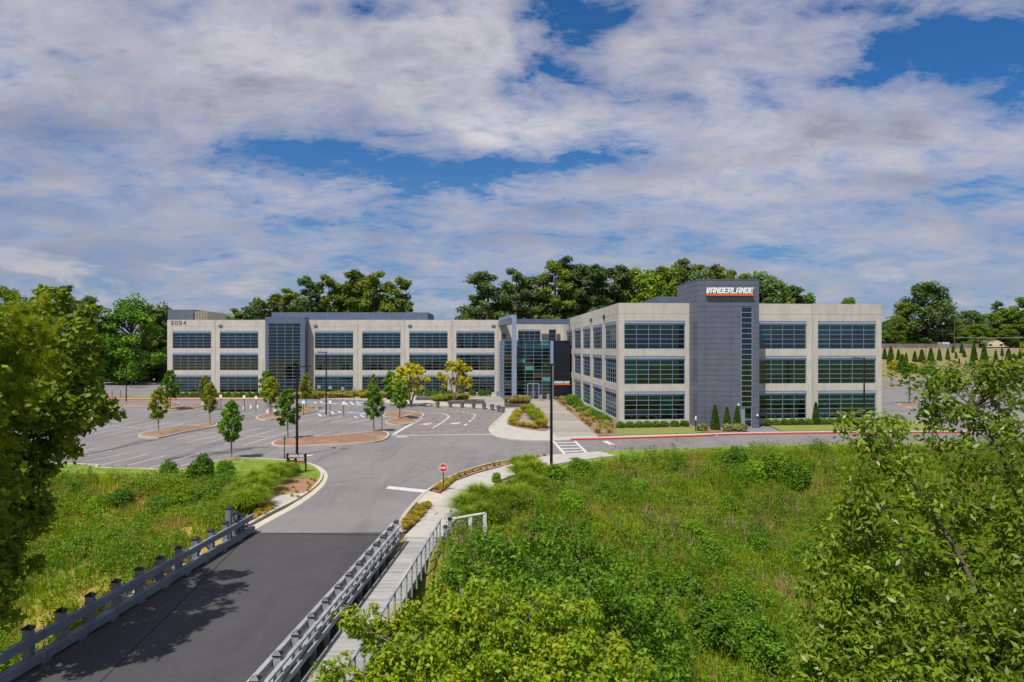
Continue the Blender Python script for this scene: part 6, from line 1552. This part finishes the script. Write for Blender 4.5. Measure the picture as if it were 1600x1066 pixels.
def columns_of_weeds(n, seed, boxes):
    g = np.random.default_rng(seed); parts = []; cl = []
    for (x0, x1, y0, y1, cnt, keep) in boxes:
        c = sample(cnt, x0, x1, y0, y1, seed+int(abs(x0)), keep)
        for p in c:
            for _ in range(int(g.integers(2, 8))): cl.append((p[0]+g.normal()*.7, p[1]+g.normal()*.7))
    cl = np.array(cl); cl = cl[plat_dist(cl[:, 0], cl[:, 1]) > .5]; z = H(cl[:, 0], cl[:, 1]); h = .7+1.0*g.random(len(cl))
    k = 12; f = np.tile(np.linspace(.12, 1, k), len(cl)); q = np.stack([np.repeat(cl[:, 0], k), np.repeat(cl[:, 1], k), np.repeat(z, k)+f*np.repeat(h, k)], 1)
    r = .26*(1.05-f)**.6+.05; q[:, :2] += g.normal(size=(len(q), 2))*.05
    return leaf_cloud(q, r, 10, .17, .04, .1, 1, .2, .3, -1.6, seed), cl, z, h
wd, cl_, z_, h_ = columns_of_weeds(0, 61, ((-56, -15, 24, 58, 130, lambda x, y, d: (dens(x+20, y) > .0) & (x > -38)), (-2, 58, 20, 64, 330, lambda x, y, d: dens(x, y+13) > -.05)))
o = link('weed_stands', np_mesh('weed_stands', *wd), L_stand); tag(o, 'stands of tall feathery dark-green weeds rising above the meadow grass', 'weeds', kind='stuff')
# turf blades along the lawns
g = np.random.default_rng(3); X = g.uniform(-40, 60, 60000); Y = g.uniform(45, 68, 60000); d = plat_dist(X, Y)
lawns = [gp([(115,727),(255,736.5),(321,729),(378,719),(477,726.5),(500,741.5),(497,750),(440,752),(250,744),(100,742)]), gp([(962,715),(1020,704.5),(1312,695),(1320,702.5),(1100,708),(960,722),(868,744),(860,737)])]
def inside(X, Y, p):
    c = np.zeros(X.shape, bool); n = len(p)
    for i in range(n):
        (ax, ay), (bx_, by_) = p[i], p[(i+1) % n]; c ^= ((ay > Y) != (by_ > Y)) & (X < (bx_-ax)*(Y-ay)/((by_-ay) or 1e-9)+ax)
    return c
ok = inside(X, Y, lawns[0]) | inside(X, Y, lawns[1]); Pt = np.stack([X[ok], Y[ok], np.full(ok.sum(), .065)], 1)
o = link('turf', np_mesh('turf', *blades(Pt, np.full(len(Pt), .09), .05, 4, .3, .6, 9, .12)), L_turf); tag(o, 'short mown turf on the lawn strips at the lot edges', 'grass', kind='stuff')
# boulders beside the bridge end
rk = []
for k in range(150):
    side = k % 3; X = R.uniform(-16.8, -14.4) if side else R.uniform(-2.9, 1.5); Y = R.uniform(24.5, 34) if side else R.uniform(25, 33)
    rk.append((X, Y, H1(X, Y), R.uniform(.12, .32)))
b = MB()
for (X, Y, Z, r) in rk:
    ph_ = [(math.cos(a), math.sin(a)) for a in [i*1.047+R.uniform(-.2,.2) for i in range(6)]]
    r1 = [b.pt((X+c*r*R.uniform(.8,1.1), Y+s*r*R.uniform(.8,1.1), Z-.05)) for c, s in ph_]; r2 = [b.pt((X+c*r*R.uniform(.55,.9), Y+s*r*R.uniform(.55,.9), Z+r*R.uniform(.5,.8))) for c, s in ph_]
    for i in range(6): b.f.append([r1[i], r1[(i+1)%6], r2[(i+1)%6], r2[i]])
    b.f.append(r2)
tag(b.build('riprap', m_rock), 'loose grey boulders heaped beside the bridge ends', 'rocks', kind='stuff')

# ------------------------------------------------------------------ big near trees
def lobe(px, py, Y, rpx): return (PX(px, Y), Y, PZ(py, Y), rpx/F*Y)
def big_tree(name, label, leaf, bark, base, forks, lobes, Ln, Wd, cl_r=.34, per=26, dens_=34, up=.35, droop=.4, seed=0, needles=False, trunk_r=.22, thin_=None):
    rr = random.Random(seed); mb = MB(); C, Rr = [], []
    o = empty(name, base); tag(o, label, 'tree')
    base = Vector(base); trunk = [Vector(f) for f in forks]
    mb.tube([tuple(Vector((0,0,-.3)))]+[tuple(f-base) for f in trunk], [trunk_r]+[trunk_r*(1-.75*(i+1)/len(trunk)) for i in range(len(trunk))], 10, False)
    for li, (x, y, z, r) in enumerate(lobes):
        c = Vector((x, y, z)); f_ = min(trunk, key=lambda q: (q-c).length+max(0, q.z-c.z)*1.5)
        lp = limb(mb, f_-base, c-base, trunk_r*.22, .012, 6, .07, seed*13+li, 6)
        n = max(5, int(dens_*(r**2)*(thin_(z) if thin_ else 1)))
        for i in range(n):
            d = Vector((rr.gauss(0,1), rr.gauss(0,1), rr.gauss(0,1))).normalized(); q = c+Vector((d.x, d.y, d.z*.85))*r*rr.random()**.42
            C.append(tuple(q-base)); Rr.append(cl_r*rr.uniform(.6, 1.2))
            if i % 3 == 0: limb(mb, lp[min(6, 3+i % 4)], q-base, .009, .003, 3, .1, seed+i*3+li, 3)
    t = mb.build('trunk', bark, o, smooth=True)
    if needles:
        g = np.random.default_rng(seed); Cn = np.array(C); n = len(Cn)*per; c = np.repeat(Cn, per, 0)
        # needles radiate from short twigs
        tw = np.repeat(g.normal(size=(len(Cn),3))*.5+np.array([0,0,.5]), per, 0); tw /= np.linalg.norm(tw, axis=1)[:,None]
        st_ = c+tw*(g.random(n)-.5)[:,None]*cl_r*1.4; d = g.normal(size=(n,3))*.75+tw; d /= np.linalg.norm(d, axis=1)[:,None]
        s = np.cross(d, g.normal(size=(n,3))); s /= np.linalg.norm(s, axis=1)[:,None]
        V = np.stack([st_-s*Wd*.5, st_+s*Wd*.5, st_+d*Ln*(.7+.5*g.random(n))[:,None]], 1).reshape(-1,3); P = (V, np.arange(n*3).reshape(-1,3), np.repeat(np.clip(np.repeat(g.random(len(Cn)),per)*.6+g.random(n)*.4,0,1),3))
    else: P = leaf_cloud(C, Rr, per, Ln, Wd, up, .85, .2, .35, droop, seed)
    link('crown', np_mesh('crown', *P), leaf, o); return o
rb = (9.6, 13.5, -5.2)
def W(px, py, Y): return (PX(px, Y), Y, PZ(py, Y))
RL1 = [(1330,665,15,22),(1352,690,15,38),(1395,668,15.5,30),(1372,725,15,48),(1345,735,14.5,30),(1410,715,16,48),(1425,770,15,62),(1365,790,14.5,48),(1330,800,15,28),(1390,850,14.5,70),(1330,870,15,48),(1310,930,14.5,52),(1380,940,14,75),(1290,985,15,38),(1330,1020,14,70),(1300,1065,14.5,60),(1420,1030,13.5,90),(1345,1090,13.5,90),(1450,880,15,55),(1282,880,15,26),(1300,845,15,22)]
big_tree('large_tree', 'large glossy-leaved tree leaning in at the right before the office windows', L_right, m_bark, W(1600,1130,13), [W(1585,1030,13.4), W(1540,950,14), W(1500,870,14.5), W(1450,790,15), W(1400,720,15)], [lobe(*q) for q in RL1], .155, .066, .29, 42, 38, .4, .5, 41, False, .08, lambda z: .55+.75*sm((6.5-z)/3.5))
RL2 = [(1604,566,16,22),(1545,577,16,18),(1575,585,16,22),(1492,588,16.5,14),(1455,615,16,26),(1480,600,16.5,22),(1440,645,16,30),(1478,650,16,42),(1545,598,16,24),(1560,625,16,45),(1598,590,16.5,26),(1520,670,16,48),(1600,660,15.5,58),(1480,720,15.5,55),(1550,730,15,68),(1620,750,15,70),(1500,800,15,62),(1580,820,14.5,75),(1640,860,14,75),(1530,900,14.5,60),(1600,940,13.5,75),(1500,980,13.5,70),(1560,1050,13,95),(1640,1040,13,90),(1480,1080,13,80)]
big_tree('large_tree', 'large glossy-leaved tree at the right edge, reaching up before the right car park', L_right, m_bark, W(1680,1120,13.5), [W(1660,1000,14), W(1630,900,14.5), W(1600,800,15), W(1560,700,15.5), W(1520,640,16)], [lobe(*q) for q in RL2], .155, .066, .29, 42, 34, .4, .5, 42, False, .10, lambda z: .50+.85*sm((7.0-z)/4))
BL = [(590,985,15.5,42),(545,968,15,18),(625,1030,15,60),(535,1045,14.5,26),(505,1060,14.3,16),(700,975,16,55),(760,935,16.5,42),(690,925,17,24),(735,990,15.5,70),(820,960,16.5,62),(860,1000,16,70),(905,975,16.5,42),(940,1010,16,42),(780,1050,15,95),(680,1070,14.5,80),(880,1070,15,90),(965,1065,15.5,60),(600,1085,14.5,60),(660,955,16,30)]
big_tree('lime_green_tree', 'lime-green tree with orange-tinged tips at the bottom centre beside the boardwalk', L_bottom, m_barkp, (-.8, 15.0, -6.0), [(-.8,15,-3), (-.7,15.2,-.5), (-.4,15.5,1.2)], [lobe(*q) for q in BL], .12, .072, .27, 52, 42, .4, 1.1, 43, False, .10)
ML_ = [(760,855,25,32),(790,880,24,50),(735,905,23.5,25),(845,850,26,48),(900,860,27,50),(945,900,27,55),(860,905,24,65),(1000,930,26,55),(960,960,23,75),(1020,980,25,60),(1040,1020,24,50),(900,950,22,55),(1010,1045,22,75),(970,1080,20,60),(790,925,22,42),(720,870,24,18),(700,905,23,16)]
big_tree('deep_green_tree', 'dark glossy bushy tree behind the lime-green one at the right bank', L_mid, m_barkp, (2.6, 24, -5.6), [(2.5,24,-3.5), (2.6,24.2,-1.0), (2.8,24.2,.6)], [lobe(*q) for q in ML_], .175, .085, .46, 70, 15, .5, .3, 44, False, .12)
LM = [(62,480,23,42),(120,500,23,22),(95,540,22,52),(30,540,24,70),(140,590,22.5,32),(110,620,22,55),(55,640,22,75),(150,640,22.5,22),(105,685,22.5,36),(45,730,22.5,58),(55,775,22.5,22),(0,700,23,95),(-50,600,22,130),(-90,750,19,140),(15,800,22,60),(-60,470,22,70),(-120,620,18,150),(-10,860,21,40),(20,860,21,50),(-20,930,20,60),(30,790,22,45),(-110,540,17.5,120)]
big_tree('maple_tree', 'large spreading maple-like tree at the left edge before the car park', L_maple, m_bark, (-20.5, 22.5, -5.5), [(-20.2,22.5,-2), (-19.6,22.3,2), (-19.0,22,5.5), (-18.6,22,8.5)], [lobe(*q) for q in LM], .20, .16, .42, 50, 13, .5, .5, 45, False, .18)
LP = [(18,500,19,34),(70,512,19.5,26),(62,478,20,20),(30,560,19,38),(80,572,19.5,26),(10,620,18.5,36),(55,622,19,28),(-5,690,18.5,28),(-45,560,18.5,66),(-70,660,18,66)]
big_tree('long_needle_pine', 'yellow-green long-needled pine in front of the maple at the left edge', L_longp, m_bark, (-17.2, 18.6, -5.5), [(-16.8,18.6,0), (-16.3,18.6,4), (-15.9,18.8,7), (-15.6,19,9.5)], [lobe(*q) for q in LP], .24, .018, .17, 130, 60, .4, 0, 46, True, .12)
print('objects', len(bpy.data.objects), 'tris', sum(len(m.loops)-2*len(m.polygons) for m in bpy.data.meshes))
